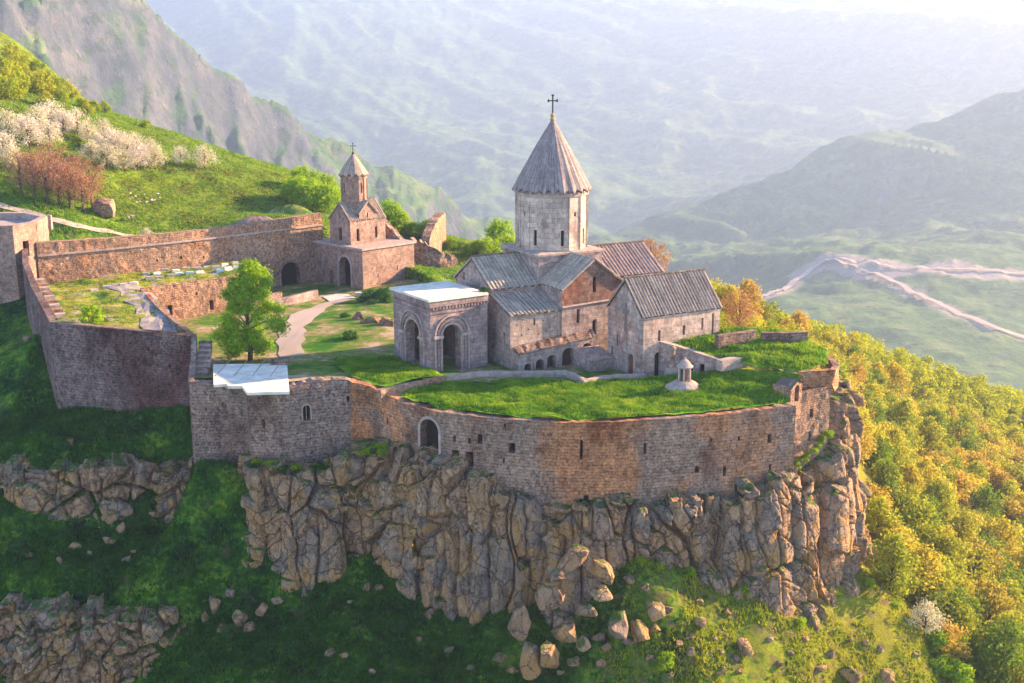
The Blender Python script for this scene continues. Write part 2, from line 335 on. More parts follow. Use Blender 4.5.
# ------------------------------------------------------------------ near ground
COMP = [(-67.5, 166.5), (-55.2, 142.4), (-36.8, 136.6), (-34.6, 127.3), (-28.6, 126.6), (-27.6, 123.9), (-23.6, 123.8), (-18.2, 126.2), (-14.8, 125.6), (-11, 122), (-7, 118.3), (-1, 116.3),
        (4.8, 115), (10.7, 115.2), (18.7, 116.9), (28.6, 120), (33.5, 125), (34.5, 132), (32, 142), (26, 152), (14, 160), (0, 165), (-8, 172), (-15.5, 188), (-25, 197), (-32.3, 194.4), (-49, 182.6)]
CP = []
for u, v, y in [(-120, 730, 112), (0, 730, 113), (100, 730, 113), (200, 683, 108), (300, 683, 107), (400, 683, 106), (512, 683, 104), (650, 683, 104), (800, 683, 108), (950, 683, 118), (1024, 683, 126), (1150, 683, 140),
                (0, 603, 117), (60, 598, 118), (120, 600, 118), (175, 625, 116), (-80, 603, 117),
                (0, 560, 123), (100, 550, 125), (180, 540, 126), (215, 560, 121), (40, 447, 132), (110, 452, 133), (0, 442, 134), (-80, 440, 135), (140, 537, 126), (180, 532, 125.5), (160, 455, 133), (215, 515, 127), (198, 462, 124.6), (226, 470, 123.5),
                (0, 400, 145), (45, 418, 140.5), (120, 414, 138), (185, 420, 134.5), (20, 305, 163), (0, 345, 156), (40, 350, 149),
                (240, 582, 119), (300, 600, 117), (390, 622, 113.5), (440, 655, 110.5), (500, 640, 108.5), (560, 655, 107.5), (620, 615, 108.5), (650, 588, 109.5), (700, 603, 110.5), (780, 622, 112), (850, 638, 115.5),
                (880, 600, 121), (905, 600, 128), (885, 560, 136), (875, 500, 150), (868, 450, 175), (865, 420, 195), (950, 600, 142), (1024, 600, 156), (1100, 600, 175), (950, 520, 180), (1024, 520, 195), (1150, 500, 220),
                (960, 440, 235), (1024, 440, 255), (1024, 417, 285), (1100, 440, 300), (940, 385, 272), (870, 375, 240), (840, 350, 255), (780, 340, 235), (720, 334, 225), (690, 330, 215)]:
    CP.append(aty(u, v, y))
for u, v, y in [(0, 66, 262), (50, 92, 262), (100, 113, 262), (150, 126, 260), (200, 141, 258), (250, 158, 256), (300, 172, 254), (345, 190, 250), (400, 226, 240), (450, 240, 232), (520, 252, 220), (-80, 30, 262), (-160, 0, 262),
                (0, 200, 187), (60, 222, 184), (0, 130, 215), (100, 165, 215), (200, 195, 215), (290, 210, 214), (120, 232, 190), (220, 224, 200), (300, 213, 206), (440, 262, 205), (500, 268, 200)]:
    CP.append(aty(u, v, y))
for u, v, y in [(50, 60, 330), (200, 230, 345), (350, 270, 340), (520, 300, 320)]:
    p = aty(u, v, y); CP.append((p[0], y, p[2] - 8))
CP += [(-70, 330, -25), (-120, 345, 0), (0, 330, -62), (60, 330, -82), (120, 345, -92), (0, 270, -28), (40, 270, -36), (75, 300, -60), (30, 230, -13), (35, 190, -6), (8, 200, -2), (0, 172, -1), (40, 150, -14), (36, 135, -14), (170, 330, -90), (0, 140, -10), (-20, 150, -5), (20, 135, -10), (-40, 160, -1), (-52, 156, -4), (-74, 160, -1), (-85, 165, 2)]
HO = TPS(CP, 1e-4)
def ho(x, y):
    x = np.asarray(x, float); y = np.asarray(y, float)
    z = HO(x, y) + 1.1 * fbm(x / 14, y / 14, 0, 3, 5) + .35 * fbm(x / 3.2, y / 3.2, 0, 3, 9)
    z = z + .6 * np.clip(fbm(x / 7, y / 7, 3, 3, 31, ridged=True), 0, 1) * (y < 135)
    return z
def near_z(x, y):
    z = ho(x, y); return np.where(pip(x, y, COMP), np.minimum(z, -4), z)
gx = np.arange(-125, 175, .8); gy = np.arange(88, 346, .8)
X, Y = np.meshgrid(gx, gy); Z = near_z(X, Y); nx, ny = len(gx), len(gy)
I = np.arange(nx * ny).reshape(ny, nx)
Fq = np.stack([I[:-1, :-1], I[:-1, 1:], I[1:, 1:], I[1:, :-1]], -1).reshape(-1, 4)
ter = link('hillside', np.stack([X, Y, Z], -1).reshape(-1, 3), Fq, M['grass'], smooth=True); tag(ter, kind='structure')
def hit(u, v, f=ho, y0=90., y1=345., st=.5):
    ys = np.arange(y0, y1, st); d = ray(u, v); x = d[0] / d[1] * ys; z = CAM_Z + d[2] / d[1] * ys
    b = z < f(x, ys); i = int(np.argmax(b)) if b.any() else len(ys) - 1
    return np.array([x[i], ys[i], float(f(np.array([x[i]]), np.array([ys[i]]))[0])])
# ------------------------------------------------------------------ far mountains (one ground, real distances)
def pt(u, v, y): return aty(u, v, y)
FP = [pt(*q) for q in [(1024, 400, 560), (1180, 420, 600), (835, 262, 900), (760, 300, 820), (930, 330, 700), (1024, 268, 860), (1024, 345, 680), (900, 264, 890), (700, 300, 900), (620, 260, 1100), (600, 215, 1400), (700, 180, 1600), (800, 150, 1600),
      (900, 120, 1700), (1024, 90, 1700), (1024, 180, 1250), (900, 200, 1250), (780, 230, 1200), (1250, 60, 1700), (1250, 200, 1100), (1250, 330, 750), (560, 150, 2000), (660, 90, 2400), (800, 60, 2500), (1000, 0, 2600), (480, 200, 1700), (430, 130, 2300), (330, 60, 2700),
      (200, 0, 3000), (500, 30, 3000), (700, -10, 3200), (900, -30, 3300), (300, -30, 3300), (-100, -40, 3200), (0, 100, 2500), (0, 200, 1500), (520, 240, 1300), (400, 250, 1200), (200, 300, 900), (600, 330, 700), (800, 420, 560)]]
FP += [(-900, 1200, -60), (-1800, 2000, 60), (-2600, 3200, 170), (0, 400, -150), (-300, 420, -60), (300, 420, -150), (1500, 1200, 60), (2400, 2000, 150), (2600, 3300, 180)]
FAR = TPS(FP, 1e-3)
CR = [pt(*q) for q in [(-150, -190, 760), (0, -110, 800), (130, -20, 880), (240, 62, 950), (330, 118, 1000), (420, 165, 1050), (500, 215, 1100), (600, 270, 1120)]]
crx = np.array([-900] + [p[0] for p in CR] + [400]); cry = np.array([500] + [p[1] for p in CR] + [1200]); crz = np.array([CR[0][2] + 90] + [p[2] for p in CR] + [-300])
KF = 1.7                                # the gorge is wide: its far side stands 1.5 to 6 km off
C2 = [pt(*q) for q in [(1500, -60, 1650), (1200, 25, 1500), (1024, 92, 1450), (880, 138, 1400), (760, 178, 1350), (650, 222, 1300), (590, 252, 1250), (540, 275, 1220)]][::-1]
c2x = np.array([-200] + [p[0] for p in C2]); c2y = np.array([1150] + [p[1] for p in C2]); c2z = np.array([-330] + [p[2] for p in C2])
def far_z(x, y):
    z = CAM_Z + KF * (far_0(np.asarray(x) / KF, np.asarray(y) / KF) - CAM_Z); return np.where(np.asarray(y) < 560, np.minimum(z, -110 - (560 - np.asarray(y)) * .2), z)
def far_0(x, y):
    base = FAR(x, y); sc = np.clip((y - 300) / 2500, 0.1, 1)
    base = base + sc * (60 * fbm((x + .75 * y) / 620, (y - .6 * x) / 1700, 0, 6, 50, .55, True) - 40) * np.clip((y - 600) / 500, 0, 1) + 9 * fbm(x / 110, y / 110, 0, 5, 71, .6, True) * np.clip((y - 350) / 500, .3, 1.5)
    x2 = x + 40 * fbm(x / 200, y / 200, 0, 3, 44); y2 = np.interp(x2, c2x, c2y); z2 = np.interp(x2, c2x, c2z); bh = np.clip((y - y2) / 160, 0, 1) * np.clip((1100 - (y - y2)) / 600, 0, 1) * np.clip((x + 50) / 200, 0, 1)
    base = base - 55 * bh
    gl = fbm((x * .8 + y * .6) / 95, (y * .8 - x * .6) / 700, 0, 5, 123, .55, True); d2_ = np.abs(y - y2)
    base = np.maximum(base, z2 - np.where(y < y2, .3, .6) * d2_ + np.clip(d2_ / 100, 0, 1) * (26 * gl - 8)) + 14 * gl * np.clip((y - 620) / 400, 0, 1)
    xx = x + 25 * fbm(x / 120, y / 120, 0, 3, 3); yc = np.interp(xx, crx, cry); zc = np.interp(xx, crx, crz)
    d = np.abs(y - yc); g = fbm(xx / 55 + (y - yc) / 260, (y - yc) / 300, 0, 5, 88, .55, True)
    spur = zc - .52 * d + np.where(d < 30, 0, 1) * 0 + np.clip(d / 60, 0, 1) * (38 * g - 12) + 14 * fbm(x / 45, y / 45, 0, 5, 15, .6, True) - 22
    spur = np.maximum(spur, -230)
    return np.clip(np.maximum(base, spur), -260, 215)
az = np.radians(np.linspace(-38, 38, 620)); rr = 335 * (5950 / 335) ** np.linspace(0, 1, 440)
A, Rr = np.meshgrid(az, rr); X = Rr * np.tan(A); Y = Rr; Z = far_z(X, Y)
# road over the far slope
def fhit(u, v, y0=700, y1=5600): return hit(u, v, far_z, y0, y1, 6.)
road1 = [fhit(*q) for q in [(764, 299), (780, 291), (797, 281), (812, 270), (826, 263), (840, 263), (860, 271), (880, 279), (905, 290), (935, 304), (965, 318), (995, 330), (1040, 346)]]
road2 = [fhit(*q) for q in [(826, 263), (850, 263), (880, 267), (910, 270), (950, 272), (990, 273), (1060, 275)]]
def segd(x, y, L):
    best = np.full(x.shape, 1e9)
    for a, b in zip(L[:-1], L[1:]):
        a, b = a[:2], b[:2]; ab = b - a; t = np.clip(((x - a[0]) * ab[0] + (y - a[1]) * ab[1]) / (ab @ ab), 0, 1)
        best = np.minimum(best, np.hypot(x - a[0] - t * ab[0], y - a[1] - t * ab[1]))
    return best
d1 = segd(X, Y, road1); d2 = segd(X, Y, road2)
nn = fbm(X / 38, Y / 38, 0, 4, 12)
scr = np.clip(1.2 - d2 / (36 + 30 * nn), 0, 1) + np.clip(1.1 - d1 / (24 + 28 * nn), 0, 1) * .8
fl = [fhit(690, 225), fhit(640, 262)]
scr = np.clip((scr - .45) * 4, 0, .85)
nx, ny = len(az), len(rr); I = np.arange(nx * ny).reshape(ny, nx)
Fq = np.stack([I[:-1, :-1], I[:-1, 1:], I[1:, 1:], I[1:, :-1]], -1).reshape(-1, 4)
tag(link('mountains', np.stack([X, Y, Z], -1).reshape(-1, 3), Fq, M['far'], smooth=True, tone=scr.ravel()), kind='structure')
def strip(name, pts, w, zf, m, lift, jit=0.):
    L = [np.array(p[:2]) for p in pts]; Q = []
    for a, b in zip(L[:-1], L[1:]):
        n = max(1, int(np.hypot(*(b - a)) / (w * .7)))
        Q += [a + (b - a) * k / n for k in range(n)]
    Q.append(L[-1]); V = []; K = 5
    for i, q in enumerate(Q):
        t = Q[min(i + 2, len(Q) - 1)] - Q[max(i - 2, 0)]; t /= np.linalg.norm(t); n = np.array([t[1], -t[0]]); ww = w * (1 + jit * random.uniform(-1, 1))
        for k in range(K):
            p = q + n * ww * (k / (K - 1) - .5); V.append((p[0], p[1], 0))
    V = np.array(V); V[:, 2] = zf(V[:, 0], V[:, 1]) + lift
    z = V[:, 2].reshape(-1, K); z[:] = z.max(1, keepdims=True) if lift > .5 else z; V[:, 2] = z.ravel()
    Fc = [(i * K + k, i * K + k + 1, (i + 1) * K + k + 1, (i + 1) * K + k) for i in range(len(Q) - 1) for k in range(K - 1)]
    return link(name, V, Fc, m)
tag(strip('mountain_road', road1, 7.5, far_z, M['road'], 2, .15), kind='structure')
tag(strip('mountain_road', road2, 6, far_z, M['road'], 2, .15), kind='structure')
tag(strip('footpath', [hit(*q) for q in [(-40, 196), (0, 206), (25, 213), (50, 220), (75, 226), (100, 232), (128, 237), (150, 239)]], 1.5, ho, M['road'], .12, .1), kind='structure')
# ------------------------------------------------------------------ sheets of ground inside the walls
def cdt(outline, holes, res, jitter=.25, densify=True):
    V = []; E = []
    for L in [outline] + list(holes):
        b = len(V); n0 = 0; pts = []
        for i in range(len(L)):
            a = np.array(L[i], float); c = np.array(L[(i + 1) % len(L)], float)
            n = max(1, int(round(np.hypot(*(c - a)) / res))) if (res and densify) else 1
            pts += [a + (c - a) * k / n for k in range(n)]
        V += pts; E += [(b + i, b + (i + 1) % len(pts)) for i in range(len(pts))]
    nb = len(V)
    if res:
        lo = np.min(np.array(outline, float), 0); hi = np.max(np.array(outline, float), 0)
        gx, gy = np.meshgrid(np.arange(lo[0] + res / 2, hi[0], res), np.arange(lo[1] + res / 2, hi[1], res)); gx = gx + np.random.uniform(-1, 1, gx.shape) * res * jitter; gy = gy + np.random.uniform(-1, 1, gy.shape) * res * jitter
        k = pip(gx, gy, outline)
        for h in holes: k &= ~pip(gx, gy, h)
        g = np.stack([gx[k], gy[k]], 1)
        bd = np.array(V); keep = np.array([np.min(((bd - q) ** 2).sum(1)) > (res * .45) ** 2 for q in g]) if len(g) else np.zeros(0, bool)
        V += [q for q in g[keep]] if len(g) else []
    r = geometry.delaunay_2d_cdt([Vector((float(p[0]), float(p[1]))) for p in V], E, [], 1, 1e-5)
    P = np.array([tuple(p) for p in r[0]]); Tr = []
    for f in r[2]:
        c = P[list(f)].mean(0); c0 = np.array([c[0]]); c1 = np.array([c[1]])
        if any(pip(c0, c1, h)[0] for h in holes): continue
        q = P[list(f)]; ar = (q[1][0] - q[0][0]) * (q[2][1] - q[0][1]) - (q[1][1] - q[0][1]) * (q[2][0] - q[0][0])
        Tr.append(tuple(f) if ar > 0 else tuple(f)[::-1])
    return P, Tr
def sheet(name, poly, zf, m, res=.6, skirt=0.):
    P, T = cdt([tuple(p[:2]) for p in poly], [], res); z = zf(P[:, 0], P[:, 1]); V = np.column_stack([P, z])
    o = link(name, V, T, m, smooth=True); return tag(o, kind='structure')
HY = TPS([(-10, 131, .9), (-24, 127, 1.6), (-31, 129, 1.2), (-20, 129, 1.4), (0, 135, .5), (15, 131, .5), (-25, 180, 0), (-34, 184, 0), (-40, 160, 0), (-30, 141, .3), (-12, 150, .5), (-14, 165, .5), (-10, 175, 1.5), (0, 165, 0), (25, 150, 0), (-18, 158, .8)], 1e-3)
def hy(x, y): return HY(x, y) + .12 * fbm(x / 2.5, y / 2.5, 0, 3, 3)
sheet('courtyard_ground', [(-35, 127.5), (-28.6, 127), (-27.3, 124.3), (-23.7, 124.2), (-18.2, 126.6), (-14.6, 126), (-9.5, 127.5), (9, 126.8), (14, 126), (24, 126.8), (24.5, 134), (30, 140), (26, 152), (14, 160), (0, 165), (-8, 172), (-15, 189), (-24, 196), (-31, 192.6), (-41, 185), (-39.5, 170), (-49.5, 161.5), (-36.8, 136.2)], hy, M['yard'], .8)
HL = TPS([(-14, 123.5, 1.3), (-10.5, 121.2, .75), (-7, 117.9, .62), (0, 115.6, .62), (10, 114.8, .62), (20, 116.6, .65), (28, 119.4, .7), (-8, 126, .9), (5, 124, .9), (5, 119, 1.0), (14, 126, .9), (18, 124, 1.1), (23.5, 126.2, 1.9), (27, 123.8, 2.3), (29.5, 122.6, 2.5), (22, 120.5, 1.2), (27, 121.3, 1.5)], 1e-3)
def bumps(x, y): return .7 * fbm(x / 3.6, y / 2.6, 0, 3, 41) + .22 * fbm(x / 1.1, y / .9, 0, 3, 43)
def hl(x, y): return HL(x, y) + bumps(x, y) * .7
LAWN = [(-12.6, 122.6), (-11.3, 121.2), (-7.1, 117.7), (-1.1, 115.65), (4.8, 114.3), (10.7, 114.6), (18.8, 116.3), (28.7, 119.5), (29.3, 121.6), (31, 123.2), (27, 126), (23.9, 127.3), (22.5, 127.9), (16, 127.9), (9.2, 127.6), (7, 125.3), (4.6, 127.8), (-3, 128), (-7.2, 127.4), (-9.2, 125.2)]
sheet('front_lawn', LAWN, hl, M['lawn'], .5)
def hl2(x, y): return TPSL2(x, y) + bumps(x, y) * .5
TPSL2 = TPS([(-21, 132, 1.5), (-14, 133.5, 1.2), (-7.5, 128, 1.1), (-13.5, 124.7, 1.4), (-18, 128, 1.5)])
sheet('left_lawn', [atz(*q)[:2] for q in [(332, 361, 1.4), (340, 356, 1.4), (395, 355, 1.2), (446, 375, 1.1), (385, 385, 1.4), (350, 377, 1.5)]], hl2, M['lawn'], .5)
HT = TPS([(16.8, 131.3, 4.3), (23.9, 127.6, 2.7), (27, 125.6, 3.0), (31, 123.4, 2.9), (33.8, 125, 3.2), (35.2, 131, 3.6), (33, 138, 4.4), (24.5, 136, 4.6), (28, 130, 4.0)], 1e-3)
def ht(x, y): return HT(x, y) + bumps(x, y) * .9
sheet('east_terrace_lawn', [(17.0, 131.0), (23.9, 127.6), (27.2, 125.7), (30.9, 123.3), (32.5, 124.4), (34.2, 125.4), (35.4, 131), (33.2, 137.5), (24.6, 136.6), (24.1, 135.2), (20.5, 133.2)], ht, M['lawn'], .5)
HU = TPS([(-65.4, 167.5, 4.3), (-42, 184.2, 5.0), (-40.5, 170, 4.5), (-50.3, 161.2, 4.4), (-55, 142, 3.8), (-38, 136.2, 3.7), (-52, 150, 4.3), (-60, 158, 4.6)], 1e-3)
def hu(x, y): return HU(x, y) + bumps(x, y) * .8
sheet('upper_terrace', [(-67, 167.6), (-41, 186.2), (-38.5, 178), (-40.2, 169.8), (-50.2, 161.8), (-37.5, 136.2), (-55.4, 141.8)], hu, M['terrace_grass'], .6)
# ------------------------------------------------------------------ facades
def arch(sc, w, z0, zs, n=10):
    r = w / 2; return [(sc - r, z0), (sc + r, z0)] + [(sc + r * math.cos(math.pi * k / n), zs + r * math.sin(math.pi * k / n)) for k in range(n + 1)]
def rect(sc, w, z0, z1): return [(sc - w / 2, z0), (sc + w / 2, z0), (sc + w / 2, z1), (sc - w / 2, z1)]
def planemap(O, Rv):
    O = np.array(O, float)[:2]; Rv = np.array(Rv, float)[:2]; Rv = Rv / np.linalg.norm(Rv); Nn = np.array([Rv[1], -Rv[0]])
    return lambda s, z, d=0.: np.array([*(O + Rv * s - Nn * d), z])
def facade(mb, fm, outline, holes=(), depth=.5, res=0, rough=0., seed=0, densify=True):
    P, T = cdt(outline, holes, res, densify=densify)
    hv = np.concatenate([np.array(h) for h in holes]) if len(holes) else np.zeros((0, 2)); V = []
    for s, z in P:
        d = 0.
        if rough and not (len(hv) and np.min(np.abs(hv - [s, z]).sum(1)) < .3): d = random.uniform(-rough, rough)
        V.append(fm(s, z, d))
    mb.add(V, T)
    for h in holes:
        n = len(h); V = [fm(s, z, 0) for s, z in h] + [fm(s, z, depth) for s, z in h]
        ar = sum(h[i][0] * h[(i + 1) % n][1] - h[(i + 1) % n][0] * h[i][1] for i in range(n))
        mb.add(V, [(i, i + n, (i + 1) % n + n, (i + 1) % n) if ar > 0 else (i, (i + 1) % n, (i + 1) % n + n, i + n) for i in range(n)])
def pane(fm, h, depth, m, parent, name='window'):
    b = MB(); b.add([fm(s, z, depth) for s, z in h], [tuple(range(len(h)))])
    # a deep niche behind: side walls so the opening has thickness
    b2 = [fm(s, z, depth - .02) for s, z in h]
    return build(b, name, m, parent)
def surround(fm, sc, w, z0, zs, band, m, parent, proud=.06, name='arch_moulding', n=12):   # raised band round an arch
    b = MB(); r0, r1 = w / 2, w / 2 + band; out = []
    pts = [(-1, z0 - zs)] if z0 < zs else []
    a = [(math.cos(math.pi * k / n), math.sin(math.pi * k / n)) for k in range(n + 1)]
    I0 = [(sc + r0, z0)] * (z0 < zs) + [(sc + r0 * c, zs + r0 * s_) for c, s_ in a] + [(sc - r0, z0)] * (z0 < zs)
    I1 = [(sc + r1, z0)] * (z0 < zs) + [(sc + r1 * c, zs + r1 * s_) for c, s_ in a] + [(sc - r1, z0)] * (z0 < zs)
    k = len(I0); V = [fm(s, z, .03) for s, z in I0] + [fm(s, z, .03) for s, z in I1] + [fm(s, z, -proud) for s, z in I1] + [fm(s, z, -proud) for s, z in I0]
    Fc = []
    for i in range(k - 1):
        for q in range(4):
            q2 = (q + 1) % 4; Fc.append((q * k + i, q * k + i + 1, q2 * k + i + 1, q2 * k + i))
    Fc += [(0, k, 2 * k, 3 * k), (k - 1, 4 * k - 1, 3 * k - 1, 2 * k - 1)]
    b.add(V, Fc); return build(b, name, m, parent)
# wall along a polyline: outer face with holes, ragged top, cap and back
def polywall(name, pts, m, label=None, cat='wall', parent=None, thick=1.1, holes=(), res=.7, rough=.05, ragged=.08, cap=True, depth=.7, group=None, backh=99., gaps=()):
    """pts: (x, y, z0, z1), walked with the outside on the right hand"""
    L = [np.array(p[:2], float) for p in pts]; s = [0.]
    for a, b in zip(L[:-1], L[1:]): s.append(s[-1] + np.hypot(*(b - a)))
    s = np.array(s); zb = np.array([p[2] for p in pts]); zt = np.array([p[3] for p in pts])
    nrm = []
    for i in range(len(L)):
        t = L[min(i + 1, len(L) - 1)] - L[max(i - 1, 0)]; t /= np.linalg.norm(t); nrm.append(np.array([t[1], -t[0]]))
    def fm(ss, z, d=0.):
        i = min(max(int(np.searchsorted(s, ss, 'right')) - 1, 0), len(L) - 2); k = (ss - s[i]) / (s[i + 1] - s[i])
        n = nrm[i] * (1 - k) + nrm[i + 1] * k; n = n / np.linalg.norm(n)
        return np.array([*(L[i] + (L[i + 1] - L[i]) * k - n * d), z])
    n = max(2, int(s[-1] / res)); ss = sorted(set(list(np.linspace(0, s[-1], n)) + list(s)))
    ss = [ss[0]] + [b for a, b in zip(ss[:-1], ss[1:]) if b - a > .12]
    ss[-1] = s[-1]
    top = [(q, float(np.interp(q, s, zt)) + random.uniform(-ragged, ragged)) for q in ss]
    outline = [(q, float(np.interp(q, s, zb))) for q in ss] + top[::-1]
    b = MB(); facade(b, fm, outline, holes, depth, res, rough, densify=True)
    if cap:
        for (q0, z0), (q1, z1) in zip(top[:-1], top[1:]):
            a0, a1 = fm(q0, z0, 0), fm(q1, z1, 0); c0, c1 = fm(q0, z0, thick), fm(q1, z1, thick)
            b.quad(a0, a1, c1, c0)
            zb0, zb1 = [max(float(np.interp(q, s, zb)), z - backh) for q, z in ((q0, z0), (q1, z1))]
            b.quad(c0, c1, fm(q1, zb1, thick), fm(q0, zb0, thick))
        for q, z, zz in ((0, top[0][1], zb[0]), (s[-1], top[-1][1], zb[-1])):
            b.quad(fm(q, zz, 0), fm(q, z, 0), fm(q, z, thick), fm(q, zz, thick))
    o = build(b, name, m, parent)
    if label: tag(o, label, cat, group)
    return o, fm, s
def coping(fm, s0, s1, zf, m, parent, w=.9, h=.22, over=.12, name='coping', n=None):
    b = MB(); n = n or max(1, int((s1 - s0) / 1.2)); q = np.linspace(s0, s1, n + 1)
    for a, c in zip(q[:-1], q[1:]):
        za, zc = zf(a) + random.uniform(-.02, .02), zf(c)
        V = [fm(a, za, -over), fm(c, zc, -over), fm(c, zc, w), fm(a, za, w)]; V += [p + np.array([0, 0, h]) for p in V]
        b.add(V, [(0, 1, 5, 4), (1, 2, 6, 5), (2, 3, 7, 6), (3, 0, 4, 7), (4, 5, 6, 7)])
    return build(b, name, m, parent)
# ------------------------------------------------------------------ cliffs
def voro(x, z, seed, jit=.85):
    ix, iz = np.floor(x), np.floor(z); B = [np.full(x.shape, 9.), np.full(x.shape, 9.)]; cid = np.zeros(x.shape); cx = np.zeros(x.shape); cz = np.zeros(x.shape)
    for a in (-2, -1, 0, 1, 2):
        for b in (-1, 0, 1):
            jx = ix + a; jz = iz + b; px = jx + .5 + jit * (_h(jx, jz, jx * 0, seed) - .5); pz = jz + .5 + jit * (_h(jx, jz, jx * 0, seed + 1) - .5)
            d = np.hypot(x - px, z - pz); r = _h(jx, jz, jx * 0, seed + 2); m = d < B[0]
            B[1] = np.where(m, B[0], np.minimum(B[1], d)); cid = np.where(m, r, cid); cx = np.where(m, px, cx); cz = np.where(m, pz, cz); B[0] = np.where(m, d, B[0])
    return B[0], B[1], cid, x - cx, z - cz
def rnd(c, k): return np.mod(np.sin(c * 12345.678 * k + k) * 43758.5453, 1.)
def v1(x, key, seed, jit=.7):
    i = np.floor(x); A1 = np.full(x.shape, 9.); A2 = A1.copy(); c = A1 * 0; idn = A1 * 0
    for a in (-1, 0, 1):
        j = i + a; p = j + .5 + jit * (_h(j, key, j * 0, seed) - .5); d = np.abs(x - p); m = d < A1
        A2 = np.where(m, A1, np.minimum(A2, d)); idn = np.where(m, j, idn); c = np.where(m, p, c); A1 = np.where(m, d, A1)
    return A2 - A1, idn, x - c
def cliff(name, pts, w=1.8, h=5., seed=1, amp=1., res=.115, back=3., lip=.4, m=None, col=True):
    """pts: (x, y, ztop, zbot, outward lean at the foot)"""
    L = np.array(pts, float); seg = np.hypot(*np.diff(L[:, :2], axis=0).T); s = np.concatenate([[0], np.cumsum(seg)])
    ns = int(s[-1] / res); S = np.linspace(0, s[-1], ns)
    it = lambda c: np.interp(S, s, L[:, c])
    k = max(3, int(2.2 / res)); ker = np.ones(k) / k
    sm = lambda a: np.convolve(np.pad(a, k // 2 + 1, 'edge'), ker, 'same')[k // 2 + 1:k // 2 + 1 + len(a)]
    x, y, zt, zb, ob = [sm(it(c)) for c in range(5)]
    tx, ty = np.gradient(x), np.gradient(y); l = np.hypot(tx, ty); nxv, nyv = sm(ty / l), sm(-tx / l)
    H = (zt - zb).max(); nb = int(back / .25); nq = int(H / res); q = np.linspace(0, 1, nq)
    Sg, Q = np.meshgrid(S, q); zz = zt - (zt - zb) * Q
    wx = Sg + 1.0 * fbm(Sg / 4, zz / 5, 0, 3, seed + 9) ; wz = zz + 1.0 * fbm(Sg / 2.5, zz / 4, 3, 3, seed + 19)
    G1, G2, gid, gx_, gz_ = voro(wx / (w * .6) + 7, wz / (h * .3) + 3, seed + 50)
    if col:
        e1, ci, dx = v1(wx / w, Sg * 0, seed, .97); rc = _h(ci, ci * 0, ci * 0, seed + 3); hc = h * (.3 + .9 * rnd(rc, 5)); zz2 = wz + (rnd(rc, 6) - .5) * 1.6 * dx * w
        e2, ri, dz = v1(zz2 / hc + rc * 9, ci, seed + 4); rr_ = _h(ci, ri, ci * 0, seed + 5); e = np.minimum(e1, e2 * hc / w)
        cid = np.clip(.5 * rc + .5 * rr_, 0, 1)
        D = amp * (1.5 * (rc - .5) + .8 * (rr_ - .5) + (rnd(rr_, 1) - .5) * 1.5 * dx + (rnd(rr_, 2) - .5) * .8 * dz - 1.1 * np.clip(np.abs(dx) - .22, 0, 1) ** 1.2 + .12 * (gid - .5) + (rnd(gid, 3) - .5) * .3 * gx_)
        D -= 1.1 * np.exp(-(e1 * w / .13) ** 2) * (.4 + rnd(rc, 7)) + .55 * np.exp(-(e2 * hc / .12) ** 2) + .15 * np.exp(-((G2 - G1) * w / .09) ** 2)
        Dc, cc_ = D, cid
    if 1:
        hv = h * .62 if col else h; F1, F2, cid, dx, dz = voro(wx / w * .9, wz / hv, seed); e = F2 - F1
        D = amp * (1.5 * (cid - .5) + np.clip(e / .07, 0, 1) ** .5 * .5 + (rnd(cid, 1) - .5) * 1.8 * dx + (rnd(cid, 2) - .5) * 1.6 * dz + .35 * (gid - .5) + (rnd(gid, 3) - .5) * .5 * gx_ - .3 * np.exp(-((G2 - G1) * w / .1) ** 2))
        D -= .8 * np.exp(-(e * w / .13) ** 2)
        if col: mk = np.clip(.5 + 5 * (fbm(Sg / 7, zz / 9, 0, 2, seed + 31) - .0), 0, 1); D = mk * D + (1 - mk) * Dc; cid = np.where(mk > .5, cid, cc_)
    K1, K2, kid, _, _ = voro(wx / (w * 3.2) + 3, wz / (h * 1.6), seed + 77); D += amp * 1.0 * (kid - .5) - 1.5 * np.exp(-((K2 - K1) * w / .12) ** 2) * (kid > .3)
    D += .5 * fbm(Sg / 4.5, zz / 7, 0, 3, seed + 5) + .13 * fbm(Sg / .7, zz / .8, 0, 4, seed + 3, .65)
    D += ob * Q ** 1.3 - .35 * np.clip(.12 - Q, 0, 1) * 8
    Pz = zz + (1.5 * (rnd(cid, 4) - .5)) * np.clip(1 - Q * 5, 0, 1)
    Px = x + nxv * D; Py = y + nyv * D
    # the top turns back towards the wall
    rows = [np.stack([Px, Py, Pz], -1)]; tone = [np.clip(cid * .75 + gid * .25, 0, 1)]
    t = []
    for j in range(nb, 0, -1):
        f = j / nb; t.append(np.stack([Px[0] - nxv * f * back, Py[0] - nyv * f * back, Pz[0] + lip * f + .6 * fbm(S / 1.3, f * back / 1.3 + S * 0, 0, 4, seed)], -1))
    V = np.concatenate([np.array(t), rows[0]]) if nb else rows[0]
    tn = np.concatenate([np.repeat(tone[0][:1], nb, 0), tone[0]]) if nb else tone[0]
    n0, n1 = V.shape[:2]; I = np.arange(n0 * n1).reshape(n0, n1)
    Fq = np.stack([I[:-1, :-1], I[1:, :-1], I[1:, 1:], I[:-1, 1:]], -1).reshape(-1, 4)
    return tag(link(name, V.reshape(-1, 3), Fq, m or M['rock'], smooth=False, tone=tn.ravel()), kind='structure')
